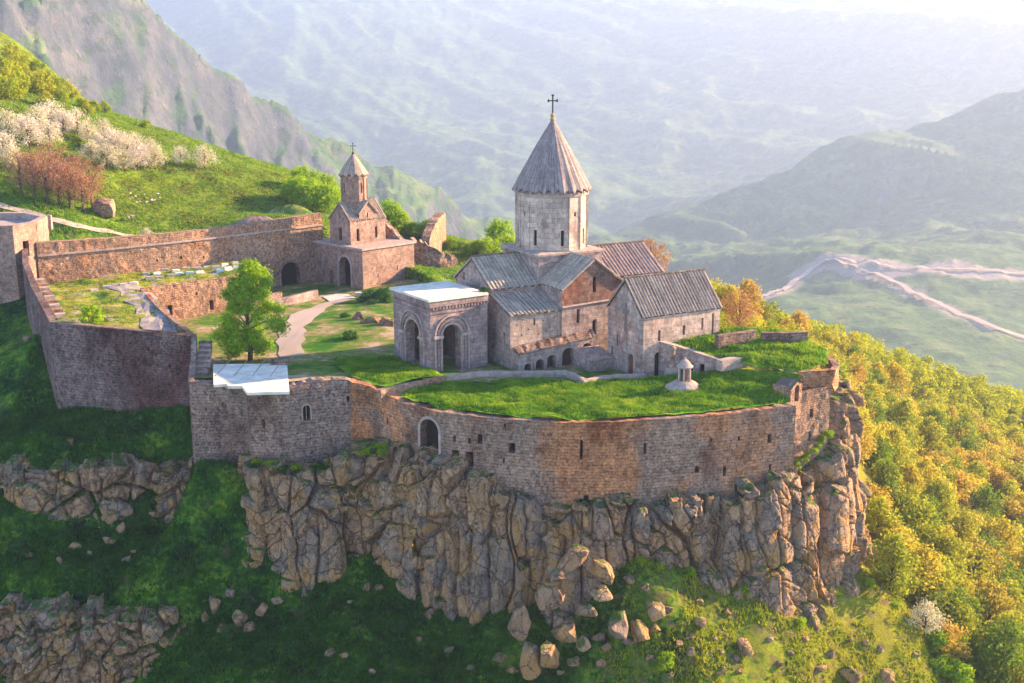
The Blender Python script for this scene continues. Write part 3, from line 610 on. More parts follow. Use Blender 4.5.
cliff('cliff', [(-29, 127.5, -6.8, -17, 0), (-30, 123.6, -6.8, -19, .5), (-28.0, 120.2, -6.8, -20, 1), (-23.5, 119.3, -7.2, -20, 1.4), (-20, 119.6, -7.2, -20, 1.2), (-17, 120.6, -5.2, -21, 1), (-14.3, 119.6, -4.6, -22, .8), (-11.8, 117.4, -4.4, -23, .6), (-9.5, 116, -4.2, -24, .6)], 2.3, 4.5, 11, .9)
cliff('cliff', [(-10.8, 117.6, -4.2, -24, .5), (-8.4, 114.9, -4.6, -25, .6), (-5, 113.2, -5.2, -26, .6), (-1.6, 112.3, -6.2, -26, .6), (1.2, 112.2, -7.2, -26, .4), (3.0, 114.2, -7.6, -26, .2)], 1.75, 8.5, 23, .9)
cliff('cliff', [(2.2, 114.4, -7.6, -26, .3), (4.2, 112.2, -7.8, -26, 1.6), (6, 111.5, -8, -24, 2.2), (9, 111.6, -8, -20, 1), (13, 111.9, -8.1, -19, .8), (19, 113.2, -8, -19.5, 1), (24, 114.4, -7.8, -21, 2), (28, 116, -7, -24, 3), (30.4, 118.2, -6.4, -26, 4)], 1.9, 5.5, 37, .85)
cliff('cliff', [(29.4, 117.6, -7.8, -28, 3.2), (32, 119.8, -7.6, -28, 3.0), (34.6, 121.2, -6.6, -29, 3.0), (36.4, 123.6, -4.2, -32, 4), (37.6, 127, -1.4, -33, 5), (38.6, 132, -1.0, -34, 5.5), (38.4, 138, -2, -34, 5), (35, 146, -3, -30, 4)], 2.3, 7., 41, 1.)
cliff('rock_outcrop', [(-66, 131.5, -9.3, -20, 1), (-59, 128.8, -9.4, -21, 1), (-52, 127.6, -9.6, -21, 1.2), (-46, 128.2, -9.6, -21, 1.2), (-42.5, 129.4, -10, -20, 1), (-41, 132.6, -10.4, -17, .5)], 2.6, 3.2, 53, .95, col=False)
cliff('rock_outcrop', [(-41.6, 131.2, -11, -17, .4), (-39.4, 128.4, -10.2, -17.5, .8), (-36.2, 127.6, -9.8, -18, .8), (-33.8, 128.6, -10.4, -17.5, .6), (-33, 131, -10.8, -16, .3)], 1.3, 1.9, 61, .7, col=False)
cliff('rock_outcrop', [(-62, 117, -20.6, -33, 1.5), (-53, 115.2, -20.8, -33, 1.8), (-45, 114.4, -20.8, -33, 1.8), (-38, 114.6, -21.2, -33, 1.8), (-34, 115.6, -22, -32, 1.2), (-32, 118.4, -23, -30, .4)], 1.9, 2.2, 67, .9, col=False)
# ------------------------------------------------------------------ boulders
def boulder_mesh(seed, sx, sy, sz, sub=4):
    rs = np.random.RandomState(seed); import bmesh
    bm = bmesh.new(); bmesh.ops.create_icosphere(bm, subdivisions=sub, radius=1.)
    V = np.array([v.co[:] for v in bm.verts]); Fc = [tuple(v.index for v in f.verts) for f in bm.faces]; bm.free()
    V = np.sign(V) * np.abs(V) ** .75 * 1.08
    for k in range(17):
        n = rs.normal(size=3); n /= np.linalg.norm(n); d = rs.uniform(.5, .76); e = np.maximum(0, V @ n - d); V -= e[:, None] * n * .96
    V *= [sx, sy, sz]; V += .1 * min(sx, sz) * np.stack([fbm(V[:, 0] * 1.6, V[:, 1] * 1.6, V[:, 2] * 1.6, 5, seed + q) for q in (1, 2, 3)], -1)
    return V, Fc
def boulder(u, v, wpx, hpx, label, name='boulder', seed=0, tilt=0, dy=0, group=None, cat='boulder'):
    p = hit(u, v + hpx * .45) if dy == 0 else aty(u, v + hpx * .45, dy); sc = (p[1] * .97) / F_PX; sx, sz = wpx * sc / 2, hpx * sc / 2
    V, Fc = boulder_mesh(seed, sx, (sx + sz) / 2, sz); a = math.radians(tilt); c, s_ = math.cos(a), math.sin(a)
    V = np.stack([V[:, 0] * c - V[:, 2] * s_, V[:, 1], V[:, 0] * s_ + V[:, 2] * c], -1)
    V += [p[0], p[1], p[2] + sz * (.35 if dy == 0 else .6)]
    rs = random.Random(seed)
    o = link(name, V, Fc, M['rock'], tone=np.full(len(V), rs.choice([.05, .2, .25, .4, .45, .75, .8, .95]))); return tag(o, label, cat, group)
B = [(572, 555, 42, 26, 106.5, 'flat-topped tan boulder perched above the pile below the rampart'), (602, 563, 36, 30, 107, 'rounded brown boulder topmost at the right of the pile'),
     (548, 590, 40, 32, 106.5, 'orange-brown boulder left of centre in the boulder pile'), (600, 587, 36, 24, 106.5, 'wedge-shaped tan boulder resting beneath the rounded brown one'),
     (618, 617, 34, 40, 105.5, 'large blocky dark-brown boulder at the centre foot of the pile'), (585, 605, 24, 20, 105.8, 'small orange boulder squeezed between larger ones in the pile'),
     (655, 606, 24, 26, 107.5, 'orange-faced boulder at the right end of the pile'), (640, 628, 26, 28, 106, 'grey blocky boulder low at the right of the pile'),
     (520, 612, 34, 46, 105, 'tall leaning split boulder at the left foot of the pile'), (530, 645, 26, 46, 103.6, 'dark cracked slab standing lowest below the pile'),
     (547, 645, 24, 44, 103.4, 'pale speckled slab standing beside the dark cracked one'), (565, 625, 30, 34, 105.2, 'brown boulder wedged in the middle of the pile foot'),
     (583, 640, 24, 20, 104.6, 'low brown stone between the standing slabs and the big boulder'), (555, 570, 24, 18, 107, 'small tan stone under the flat-topped boulder'),
     (744, 640, 20, 26, 0, 'single brown boulder alone on the green slope right of the pile'), (700, 619, 20, 18, 0, 'white-grey jagged stone on the slope under the rampart cliff'),
     (848, 668, 26, 20, 0, 'lichen-pale slab lying on the sunny slope at the bottom right'), (886, 670, 22, 16, 0, 'grey split rock at the bottom right below the white bush')]
for i, (u, v, w, h, dy, lab) in enumerate(B): boulder(u, v, w * 1.08, h * 1.08, lab, seed=100 + i, tilt=random.Random(i).uniform(-20, 20), dy=dy)
Bs = [(500, 655, 20, 16), (512, 668, 16, 12), (600, 635, 18, 14), (628, 645, 16, 12), (668, 612, 14, 11), (575, 660, 18, 13), (645, 590, 16, 12), (630, 580, 14, 12), (612, 572, 16, 12), (536, 560, 18, 16), (560, 545, 18, 14), (588, 575, 16, 14), (570, 600, 18, 16), (606, 648, 14, 11), (700, 600, 12, 9), (715, 640, 10, 8), (735, 655, 12, 8), (770, 640, 12, 8), (790, 655, 12, 8), (820, 670, 16, 9), (850, 640, 12, 8), (880, 650, 12, 8), (720, 675, 14, 8), (690, 635, 12, 9), (450, 650, 12, 8), (420, 640, 10, 8), (470, 668, 12, 8), (230, 590, 16, 14), (250, 625, 18, 16), (205, 615, 12, 14), (222, 625, 14, 16), (60, 560, 10, 8), (90, 552, 10, 8), (30, 555, 12, 8),
      (75, 545, 14, 10), (110, 540, 16, 12), (128, 558, 14, 10), (135, 550, 10, 8), (108, 515, 12, 10), (120, 528, 12, 16), (70, 440, 10, 12), (215, 600, 16, 26), (240, 610, 26, 34), (262, 605, 14, 26), (278, 598, 16, 12),
      (330, 650, 18, 12), (345, 655, 14, 8), (372, 670, 10, 9), (290, 590, 8, 6), (655, 630, 14, 12), (680, 640, 12, 10), (726, 612, 12, 10), (720, 655, 12, 9), (690, 655, 14, 10), (760, 600, 10, 8), (805, 640, 12, 9), (830, 655, 16, 10),
      (780, 665, 14, 9), (865, 640, 12, 10), (650, 660, 12, 9), (600, 668, 14, 10), (670, 675, 12, 8), (560, 675, 12, 8), (740, 672, 12, 8), (915, 655, 12, 9), (380, 585, 12, 10), (368, 585, 10, 16), (26, 338, 11, 7), (350, 600, 9, 7)]
for i, (u, v, w, h) in enumerate(Bs):
    boulder(u, v, w, h, 'small pale grey stone lying loose in the grass of the slope', 'loose_stone', 300 + i, random.Random(i).uniform(-25, 25), 0, 'loose stones scattered over the slope', 'stone')
# ================================================================== walls of the fortress
def add_windows(parent, fm, holes, depth, m=None, name='window'):
    for h in holes: pane(fm, h, depth, m or M['dark'], parent, name)
def inv_s(fm, stot, u, v=None):         # distance along a wall where it crosses image column u
    q = np.linspace(0, stot, 900); P = [proj(fm(a, 0)) [0] for a in q]
    return float(q[int(np.argmin(np.abs(np.array(P) - u)))])
def z_at(fm, s, v):
    q = np.linspace(-15, 30, 901); P = np.array([proj(fm(s, a))[1] for a in q]); return float(q[int(np.argmin(np.abs(P - v)))])
def wall_thing(name, label, cat, pts, m, wins=(), group=None, **kw):
    """wins: (u, v_top, v_bottom, width m, arched)"""
    L = [np.array(p[:2], float) for p in pts]; loc = (L[0][0], L[0][1], min(p[2] for p in pts))
    t = thing(name, label, cat, loc, group); s = [0.]
    for a, b in zip(L[:-1], L[1:]): s.append(s[-1] + np.hypot(*(b - a)))
    def f0(ss, z, d=0.):
        i = min(max(int(np.searchsorted(s, ss, 'right')) - 1, 0), len(L) - 2); k = (ss - s[i]) / (s[i + 1] - s[i]); return np.array([*(L[i] + (L[i + 1] - L[i]) * k), z])
    H = []
    for (u, v0, v1, w, ar) in wins:
        sc = inv_s(f0, s[-1], u); z1, z0 = z_at(f0, sc, v0), z_at(f0, sc, v1); H.append(arch(sc, w, z0, max(z0 + .1, z1 - w / 2)) if ar else rect(sc, w, z0, z1))
    dp = kw.pop('depth', .7)
    o, fm, S = polywall('masonry', pts, m, parent=t, holes=H, depth=dp, **kw)
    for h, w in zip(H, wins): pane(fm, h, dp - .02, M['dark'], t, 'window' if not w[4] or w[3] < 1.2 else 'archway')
    return t, fm, S, H
ramp = [(-17.6, 124.9, -10, 1.6), (-15.2, 124.4, -10, 1.1), (-13.6, 122.6, -10, .9), (-11.7, 120.6, -10, .62), (-9.6, 118.7, -10, .55), (-7.3, 117.1, -10, .5), (-4.4, 115.9, -11, .5), (-1.2, 115.1, -12, .45), (1.8, 114.3, -12, .45), (4.8, 113.75, -12, .45), (7.8, 113.8, -12, .42), (10.7, 114.0, -12, .45), (14.8, 114.7, -12, .5), (18.9, 115.6, -12, .5), (24, 117.1, -12, .58), (29.3, 118.8, -12, .7)]
rt, rfm, rS, rH = wall_thing('rampart', 'long curved stone rampart with a railed arch holding up the front lawn above the cliff', 'wall', ramp, M['rampart'],
    [(429, 419, 455, 2.4, 1), (455, 450, 465, .85, 0), (469, 452, 467, .85, 0), (512, 443, 453, .7, 0), (582, 440, 459, .28, 0), (646, 443, 454, .3, 0), (771, 434, 443, .5, 0), (727, 466, 476, .35, 1), (773, 464, 472, .25, 0),
     (454, 436, 442, .3, 0), (469, 438, 444, .3, 0), (480, 434, 444, .5, 1), (404, 447, 452, .25, 0), (740, 436, 441, .3, 0), (712, 438, 442, .25, 0), (699, 466, 473, .55, 1), (505, 424, 428, .2, 0), (504, 458, 463, .2, 0), (345 + 42, 418, 424, .3, 0)],
    thick=1.3, res=.5, rough=.08, ragged=.07, depth=1.0)
# balustrade and ledge of the railed arch, brackets under the two latrine-like windows
s0 = inv_s(rfm, rS[-1], 429); zb = min(p[1] for p in rH[0]); b = MB()
for k in range(11): b.tube([rfm(s0 - 1.1 + .22 * k, zb, .12), rfm(s0 - 1.1 + .22 * k, zb + .75, .12)], [.035, .035], 5)
b.tube([rfm(s0 - 1.2, zb + .75, .12), rfm(s0 + 1.2, zb + .75, .12)], [.05, .05], 5); build(b, 'balustrade', M['rail'], rt)
b = MB(); b.add([rfm(s0 + a, zb + c, d) for c in (-.25, 0) for a, d in ((-1.45, .05), (1.45, .05), (1.45, -.45), (-1.45, -.45))], [(0, 1, 2, 3), (4, 7, 6, 5), (0, 4, 5, 1), (1, 5, 6, 2), (2, 6, 7, 3), (3, 7, 4, 0)]); build(b, 'ledge', M['coping'], rt)
surround(rfm, s0, 2.4, zb, max(p[1] for p in rH[0]) - 1.2, .3, M['coping'], rt, .08)
for u in (449, 455, 461, 466, 472):
    s1 = inv_s(rfm, rS[-1], u); z1 = z_at(rfm, s1, 467) - .15; b = MB()
    b.add([rfm(s1 + a, z1 + c - (.3 if d < 0 else 0), d) for c in (-.16, 0) for a, d in ((-.1, .1), (.1, .1), (.1, -.9), (-.1, -.9))], [(0, 1, 2, 3), (4, 7, 6, 5), (0, 4, 5, 1), (1, 5, 6, 2), (2, 6, 7, 3), (3, 7, 4, 0)]); build(b, 'bracket', M['trunk'], rt)
# collapsed hollow at the foot of the rampart, its shade as flat dark sheets
b = MB(); hs = inv_s(rfm, rS[-1], 584); zz = z_at(rfm, hs, 507)
for k, (a, c, w_, h_) in enumerate([(-.9, 0, .55, .5), (-.4, 0, .5, .9), (.05, 0, .5, 1.3), (.5, 0, .5, .8), (.95, 0, .45, .45)]):
    b.add([rfm(hs + a, zz, -.1), rfm(hs + a + w_, zz, -.1), rfm(hs + a + w_, zz + h_, -.1), rfm(hs + a, zz + h_, -.1)], [(0, 1, 2, 3)])
build(b, 'hollow', M['dark'], rt)
# keep with the white roof
keep = [(-35.4, 131.5, -11, 1.0), (-35.3, 126.4, -11, 1.1), (-30.95, 126.3, -11, 1.15), (-30.85, 125.6, -11, 1.2), (-29.0, 125.4, -11, 1.25), (-28.1, 122.9, -12, 1.3), (-26.1, 122.85, -12, 1.35), (-26.0, 122.6, -12, 1.35), (-23.8, 122.8, -12, 1.5), (-21, 123.9, -10, 2.1), (-19.2, 124.7, -10, 1.8), (-17.4, 124.9, -10, 1.7)]
kt, kfm, kS, kH = wall_thing('keep', 'stepped dark stone keep wall under the flat white roof at the corner above the gully', 'fortress keep', keep, M['keep'],
    [(306, 405, 420, .8, 1), (262, 419, 428, .35, 0), (348, 396, 402, .3, 0), (222, 402, 406, .25, 0), (205, 408, 411, .25, 0), (372, 412, 425, .25, 0)], thick=1.2, res=.5, rough=.08, ragged=.1)
s1 = inv_s(kfm, kS[-1], 306); z0, z1 = min(p[1] for p in kH[0]), max(p[1] for p in kH[0]); surround(kfm, s1, .8, z0, z1 - .4, .14, M['coping'], kt, .05)
b = MB(); b.box(kfm(s1 - .03, z0, .3), [.06, 0, 0], [0, .06, 0], [0, 0, z1 - z0]); build(b, 'window_mullion', M['coping'], kt)
wr = [atz(*q, 1.75) for q in [(213, 364), (287, 363.5), (289.5, 391.5), (247, 392.5), (242, 386), (227.5, 386), (227, 384), (213.5, 384.5)]]
b = MB(); V = [p[:2] for p in wr][::-1]; nV = len(V); b.add([(*p, 1.45) for p in V] + [(*p, 1.75) for p in V], [tuple(range(nV)), tuple(range(nV, 2 * nV))] + [(i, (i + 1) % nV, (i + 1) % nV + nV, i + nV) for i in range(nV)])
wt = thing('flat_roof', 'flat bright white membrane roof with a stepped edge covering the keep', 'roof', tuple(np.mean(wr, 0)))
build(b, 'membrane', M['white'], wt)
for x_ in (-32.4, -30.4, -28.4, -26.4):
    b = MB(); b.box((x_, 126.5, 1.745), [.08, 0, 0], [0, 7.0, 0], [0, 0, .05]); build(b, 'seam', M['coping'], wt)
b = MB(); c = atz(271, 366, 1.8)
for k in range(8): b.box(c + np.array([-.2 + .0, -k * .12 + 1.4, -.05 + k * 0]), [2.0, 0, 0], [0, .07, 0], [0, 0, .55 - .04 * k])
build(b, 'roof_hatch', M['keep'], wt)
for u, v, w_, d_ in [(247, 376, .9, .1), (262, 379, 1.0, .1), (236, 375, .35, .25)]:
    p = atz(u, v, 1.76); b = MB(); b.box(p, [w_, 0, 0], [0, d_, 0], [0, 0, .07]); build(b, 'roof_vent', plain('grey_flashing', (.45, .45, .45), .7) if 'gf' not in M else M['gf'], wt)
# east tower + sentry porch
et = thing('corner_tower', 'tall sunlit orange stone tower with two windows at the right end of the rampart', 'tower', (32, 124, -9))
fm = planemap((29.9, 121.3), (.9, .46)); H = [rect(2.2, .45, -1.7, -.7), rect(2.15, .45, -4.3, -3.2), rect(2.1, .2, -6.4, -5.6)]
b = MB(); facade(b, fm, [(0, -11), (4.7, -11), (4.7, .9), (4.2, 1.5), (0, 1.45)], H, .5, .6, .06)
fr = planemap(fm(4.7, 0), (-.2, .98)); facade(b, fr, [(0, -12), (7, -12), (7, 2.8), (0, .9)], [], .5, .6, .06); build(b, 'sunlit_face', M['rubble'], et)
add_windows(et, fm, H, .48)
polywall('parapet', [(30.6, 123.1, 1.2, 3.05), (34.6, 123.9, .8, 3.15), (35.7, 126.5, .5, 2.9), (36.2, 131.5, .5, 2.8)], M['rampart'], parent=et, thick=.7, rough=.05)
st = thing('sentry_porch', 'small sunlit arched doorway hut at the rampart corner beside the tower', 'hut', (29, 121, .5))
fm = planemap((29.0, 120.1), (.72, .7)); h = [arch(1.15, .8, .5, 1.9)]; b = MB(); facade(b, fm, [(0, -1.5), (2.1, -1.5), (2.1, 2.35), (1.1, 2.8), (0, 2.1)], h, .5)
g2 = planemap((27.4, 121.6), (1.6, -1.5)); facade(b, g2, [(0, 0), (2.19, 0), (2.19, 2.3), (0, 2.3)]); build(b, 'wall', M['rubble'], st); pane(fm, h[0], .48, M['dark'], st, 'doorway')
b = MB(); b.add([fm(-.1, 2.12, -.15), fm(1.1, 2.88, -.15), fm(2.2, 2.4, -.15), fm(-.1, 2.12, 1.9), fm(1.1, 2.88, 1.9), fm(2.2, 2.4, 1.9)], [(0, 1, 4, 3), (1, 2, 5, 4)]); build(b, 'roof', M['roof_brown'], st)
# bastion, side wall, left tower
bt, bfm, bS, bH = wall_thing('bastion', 'massive dark reddish stained stone bastion facing the camera at the left', 'wall', [(-55.7, 141.3, -8.5, 4.45), (-46, 138.2, -8.5, 4.3), (-37.2, 135.4, -8.5, 4.2)], M['bastion'],
    [(110, 352, 355, .2, 0), (150, 348, 351, .2, 0), (170, 365, 368, .2, 0)], thick=.9, ragged=.05, backh=1.5)
coping(bfm, 0, bS[-1], lambda q: 4.4 - .012 * q, M['rampart'], bt, .6, .12, .1)
wall_thing('bastion_side_wall', 'receding parapet wall descending towards the camera between the left tower and the bastion', 'wall', [(-68.2, 165.3, -3, 9.6), (-66.3, 160.5, -4, 8.4), (-62.7, 153.8, -6, 6.5), (-58.6, 146.5, -8, 5.2), (-55.75, 141.25, -8.5, 4.5)], M['bastion'], thick=.8, ragged=.06)
bw = thing('stair_retaining_wall', 'wall edge running from the retaining wall corner down to the white-roofed keep', 'wall', (-38, 136, 0))
polywall('masonry', [(-37.15, 135.35, -8.5, 4.35), (-36.2, 131, -8.5, 2.6), (-35.5, 126.9, -8.5, 1.25)], M['keep'], parent=bw, thick=.6)
polywall('masonry', [(-37.1, 136.0, -1, 4.4), (-44, 148.6, -1, 4.5), (-50.4, 161.4, -1, 4.75)][::1], M['rampart'], parent=bw, thick=.55, ragged=.04)
sw = thing('stone_stairs', 'narrow dark stone staircase dropping from the bastion beside the white-roofed keep', 'stairs', (-36, 131, 0))
for k in range(16):
    b = MB(); b.box((-36.2 + k * .07, 134.9 - k * .46, 3.6 - k * .2 - 1.0), [1.3, 0, 0], [.1, .5, 0], [0, 0, 1.0], .015); build(b, 'step', M['coping'] if k % 2 else M['keep'], sw)
sw = thing('wall_stairs', 'short flight of reddish steps climbing the inside of the wall by the left tower', 'stairs', (-60, 152, 4))
for k in range(9):
    b = MB(); b.box((-64.0 + k * .95, 158.5 - k * 1.72, 4.2), [1.1, .6, 0], [-.5, 1.1, 0], [0, 0, 2.2 - k * .22], .03); build(b, 'step', M['rubble'] if k % 2 else M['coping'], sw)
lt = thing('left_tower', 'broad stone tower with a hollow top and sunlit right side at the far left', 'tower', (-73, 168, 0))
tp = [(-84, 172), (-80.5, 166), (-75, 163.6), (-68.6, 163.9), (-66.9, 168), (-67.6, 174), (-72, 178.5), (-80, 178.5)]
b = MB()
for i in range(len(tp)):
    a, c = tp[i], tp[(i + 1) % len(tp)]; f = planemap(a, np.subtract(c, a)); l = float(np.hypot(*np.subtract(c, a)))
    hs = [rect(2.1, 1.1, 8.4, 10.6)] if i == 3 else ([rect(2.5, .5, 6.2, 7.4)] if i == 2 else [])
    facade(b, f, [(0, -4), (l, -4), (l, 13), (0, 13)], hs, .6, .8, .06)
build(b, 'masonry', M['gate'], lt)
f = planemap(tp[3], np.subtract(tp[4], tp[3])); pane(f, rect(2.1, 1.1, 8.4, 10.6), .58, M['dark'], lt, 'doorway'); f = planemap(tp[2], np.subtract(tp[3], tp[2])); pane(f, rect(2.5, .5, 6.2, 7.4), .58, M['dark'], lt)
ci = np.mean(tp, 0); b = MB(); n = len(tp); ins = [tuple(np.array(p) + (ci - p) * .13) for p in tp]
b.add([(*p, 13) for p in tp] + [(*p, 13) for p in ins] + [(*p, 12.0) for p in ins], [(i, (i + 1) % n, (i + 1) % n + n, i + n) for i in range(n)] + [(i + n, (i + 1) % n + n, (i + 1) % n + 2 * n, i + 2 * n) for i in range(n)] + [tuple(range(2 * n, 3 * n))])
build(b, 'parapet', M['coping'], lt)
# north wall, retaining wall
nt, nfm, nS, nH = wall_thing('north_wall', 'long perimeter wall behind the graveyard, sunlit orange at the left and shaded by the gate chapel', 'wall', [(-66.9, 167.3, 2, 10.1), (-58, 172.4, 2, 10.0), (-50, 177.6, 2, 10.0), (-42, 183.6, 1, 10.2), (-36, 188.4, -1, 10.6), (-30.6, 192.8, -1, 11.0)], M['rubble'],
    [(291, 262, 292, 3.4, 1), (222, 236, 239, .25, 0), (196, 240, 243, .25, 0), (206, 256, 258.5, .25, 0), (184, 256, 259, .3, 0), (160, 259, 262, .25, 0), (240, 252, 254, .25, 0)], thick=1.4, rough=.07, ragged=.05, res=.8, depth=1.2)
b = MB(); q = np.linspace(0, nS[-1], 40)     # string course ledge under the wall walk
for a, c in zip(q[:-1], q[1:]):
    z0, z1 = 8.1 + a * .02, 8.1 + c * .02; b.add([nfm(a, z0, .05), nfm(c, z1, .05), nfm(c, z1, -.22), nfm(a, z0, -.22), nfm(a, z0 + .25, .05), nfm(c, z1 + .25, .05), nfm(c, z1 + .25, -.22), nfm(a, z0 + .25, -.22)], [(0, 1, 2, 3), (4, 7, 6, 5), (2, 6, 7, 3), (0, 3, 7, 4)])
build(b, 'ledge', M['coping'], nt)
surround(nfm, inv_s(nfm, nS[-1], 291), 3.4, min(p[1] for p in nH[0]), max(p[1] for p in nH[0]) - 1.7, .4, M['gate'], nt, .15)
rw, rwf, rws, rwh = wall_thing('retaining_wall', 'low orange sunlit rubble retaining wall with slit openings below the graveyard', 'wall', [(-50.5, 161.2, -1, 4.75), (-45, 165.6, -1, 4.8), (-40.2, 169.4, -1, 4.9), (-38, 178, -1, 4.9), (-39.6, 185, -1, 4.9)], M['rubble'],
    [(171, 305, 315, .6, 0), (212, 300, 310, .6, 0), (198, 292, 295, .3, 0)], thick=.8, rough=.07, ragged=.06, res=.6)
tag(strip('terrace_paving', [atz(*q, 4.4) for q in [(118, 286), (132, 292), (146, 303), (156, 316), (164, 331)]], 3.4, hu, M['paving'], .1, .35), kind='structure')
# graves on the upper terrace
gd = [(94, 291, 0), (107, 288, 0), (123, 285, 0), (134, 284, 1), (146, 275, 0), (150, 279, 0), (157, 274, 1), (160, 278, 0), (165, 271, 0), (171, 277, 0), (176, 271, 1), (179, 275, 2), (186, 269, 0), (190, 274, 2), (198, 270, 0), (200, 273, 1), (207, 268, 1), (216, 268, 0), (220, 271, 2), (225, 266, 1), (228, 270, 1), (237, 268, 1), (235, 264, 0)]
mg = [plain('grey_gravestone', (.4, .36, .35)), plain('white_gravestone', (.7, .68, .66)), plain('bluish_gravestone', (.42, .58, .64))]
cn = ['grey', 'white', 'pale blue']
for i, (u, v, c) in enumerate(gd):
    p = hit(u, v, hu, 140, 190, .2); rs = random.Random(i); a = rs.uniform(.2, .6); w, l, h = rs.uniform(.5, .7), rs.uniform(.95, 1.3), rs.uniform(.2, .38)
    X_, Y_ = np.array([math.cos(a), math.sin(a), 0]), np.array([-math.sin(a), math.cos(a), 0]); b = MB()
    b.box(p - X_ * l / 2 - Y_ * w / 2 - [0, 0, .3], X_ * l, Y_ * w, [0, 0, h + .15], .03); b.box(p - X_ * l / 2.3 - Y_ * w / 2.4 + [0, 0, h - .15], X_ * l * .87, Y_ * w * .83, [0, 0, .16], .02)
    tag(build(b, 'gravestone', mg[c]), '%s slab gravestone lying on the grass of the upper terrace below the north wall' % cn[c], 'gravestone', 'gravestones on the upper terrace')
mt = thing('stone_monument', 'slender stone pillar on a round base behind the wall beside the left tower', 'monument', (-66, 183, 9))
p = hit(52, 240, ho, 150, 250); p = aty(51, 236, 181); b = MB(); b.box(p - [.6, .6, 3], [1.2, 0, 0], [0, 1.2, 0], [0, 0, 3.6], .05); build(b, 'base', M['coping'], mt)
b = MB(); b.box(p + [-.3, -.3, .6], [.62, 0, 0], [0, .6, 0], [0, 0, 2.6], .04); build(b, 'shaft', M['coping'], mt)
# ================================================================== cathedral
AL = math.radians(29); CA, SA = math.cos(AL), math.sin(AL); CO = (-.2, 134.)
def W(s, t, z=0.): return np.array([CO[0] + CA * s - SA * t, CO[1] + SA * s + CA * t, z])
RS, RN, RW_, RE = np.array([CA, SA]), np.array([-CA, -SA]), np.array([SA, -CA]), np.array([-SA, CA])
def roofslab(mb, e0, e1, r0, r1, sp=.5, th=.22, rib=.09, over=.25):
    """eave left -> eave right (seen from outside), ridge left -> ridge right"""
    e0, e1, r0, r1 = [np.array(q, float) for q in (e0, e1, r0, r1)]; L = np.linalg.norm(r1 - r0) if np.linalg.norm(r1 - r0) > .5 else np.linalg.norm(e1 - e0); L = max(L, np.linalg.norm(e1 - e0))
    n = max(1, int(round(L / sp))); nrm = np.cross(e1 - e0, r0 - e0); nrm /= np.linalg.norm(nrm)
    if nrm[2] < 0: nrm = -nrm
    V = []; UV = []; prof = [(0, 0), (.16, 0), (.2, rib), (.36, rib), (.4, 0)]
    ks = []
    for k in range(n):
        for a, h in prof: ks.append(((k + a) / n, h, k))
    ks.append((1, 0, n)); Fc = []
    d = [random.uniform(-.04, .05) for _ in range(n + 1)]
    for a, h, k in ks:
        e, r = e0 + (e1 - e0) * a, r0 + (r1 - r0) * a; sl = np.linalg.norm(r - e); dr = (e - r) / (sl + 1e-9)
        e = e + dr * (over + d[k])
        V += [e + nrm * h, r + nrm * h, e - nrm * th]; UV += [(a * L, 0), (a * L, sl), (a * L, 0)]
    m = len(ks)
    for i in range(m - 1): Fc += [(3 * i, 3 * i + 3, 3 * i + 4, 3 * i + 1), (3 * i + 2, 3 * i + 5, 3 * i + 3, 3 * i)]
    b0 = len(V); V += [e0 - nrm * th, r0 - nrm * th, e1 - nrm * th, r1 - nrm * th]; UV += [(0, 0)] * 4
    Fc += [(b0, b0 + 1, b0 + 3, b0 + 2), (2, 0, 1, b0 + 1), (3 * m - 1, b0 + 3, 3 * m - 2, 3 * m - 3)]
    mb.add(V, Fc, UV)
ch = thing('cathedral', 'large grey stone church with ribbed roofs and a tall drum under a pointed spire', 'church', tuple(W(11, 9, 0)))
SEE, RDG = 9.3, 12.2
def wallpart(name, m, parent, faces, wn='window', dm='dark'):
    b = MB(); P = []
    for fmx, outl, H, dp in faces:
        facade(b, fmx, outl, H, dp); P += [(fmx, h, dp) for h in H]
    w = build(b, name, m, parent)
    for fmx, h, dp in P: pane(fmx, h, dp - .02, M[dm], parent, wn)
    return w
Lw = lambda O, R_: planemap(O[:2], R_)
# nave: west gable, south wall, east gable, north wall
wallpart('nave_wall', M['ashlar'], ch, [
    (Lw(W(0, 14), RW_), [(0, -1), (9.4, -1), (9.4, SEE), (4.7, RDG), (0, SEE)], [rect(2.3, .5, 9.1, 10.1)], .4),
    (Lw(W(0, 4.6), RS), [(0, 5), (24.5, 5), (24.5, SEE), (0, SEE)], [], .4),
    (Lw(W(24.5, 4.6), RE), [(0, -1), (9.4, -1), (9.4, SEE), (4.7, RDG), (0, SEE)], [arch(4.7, .5, 7, 8.6)], .4),
    (Lw(W(24.5, 14), RN), [(0, -1), (24.5, -1), (24.5, SEE), (0, SEE)], [], .4)])
wallpart('aisle_wall', M['pale_ashlar'], ch, [(Lw(W(0, 0), RS), [(0, -1), (6.75, -1), (6.75, 6.95), (0, 6.95)], [rect(3.2, .25, 5.4, 6.2)] + [rect(q, .16, zq, zq + .18) for q, zq in ((.9, 5.6), (1.5, 4.3), (1.6, 6.1), (2.4, 4.9), (4.4, 5.7), (5.3, 4.8), (5.9, 6.0), (3.8, 4.2))], .3)])
wallpart('aisle_end_wall', M['ashlar'], ch, [(Lw(W(0, 4.65), RW_), [(0, -1), (4.65, -1), (4.65, 6.95), (0, 8.4)], [rect(3.2, .4, 3.2, 4.6)], .3)])
wallpart('east_aisle_wall', M['ashlar'], ch, [(Lw(W(15.2, 0), RS), [(0, -1), (9, -1), (9, 6.95), (0, 6.95)], [], .3), (Lw(W(24.2, 0), RE), [(0, -1), (4.65, -1), (4.65, 8.4), (0, 6.95)], [], .3)])
TF = -.35; zc = lambda q, top, e: e + (top - e) * (1 - abs(q - 4.3) / 4.3)
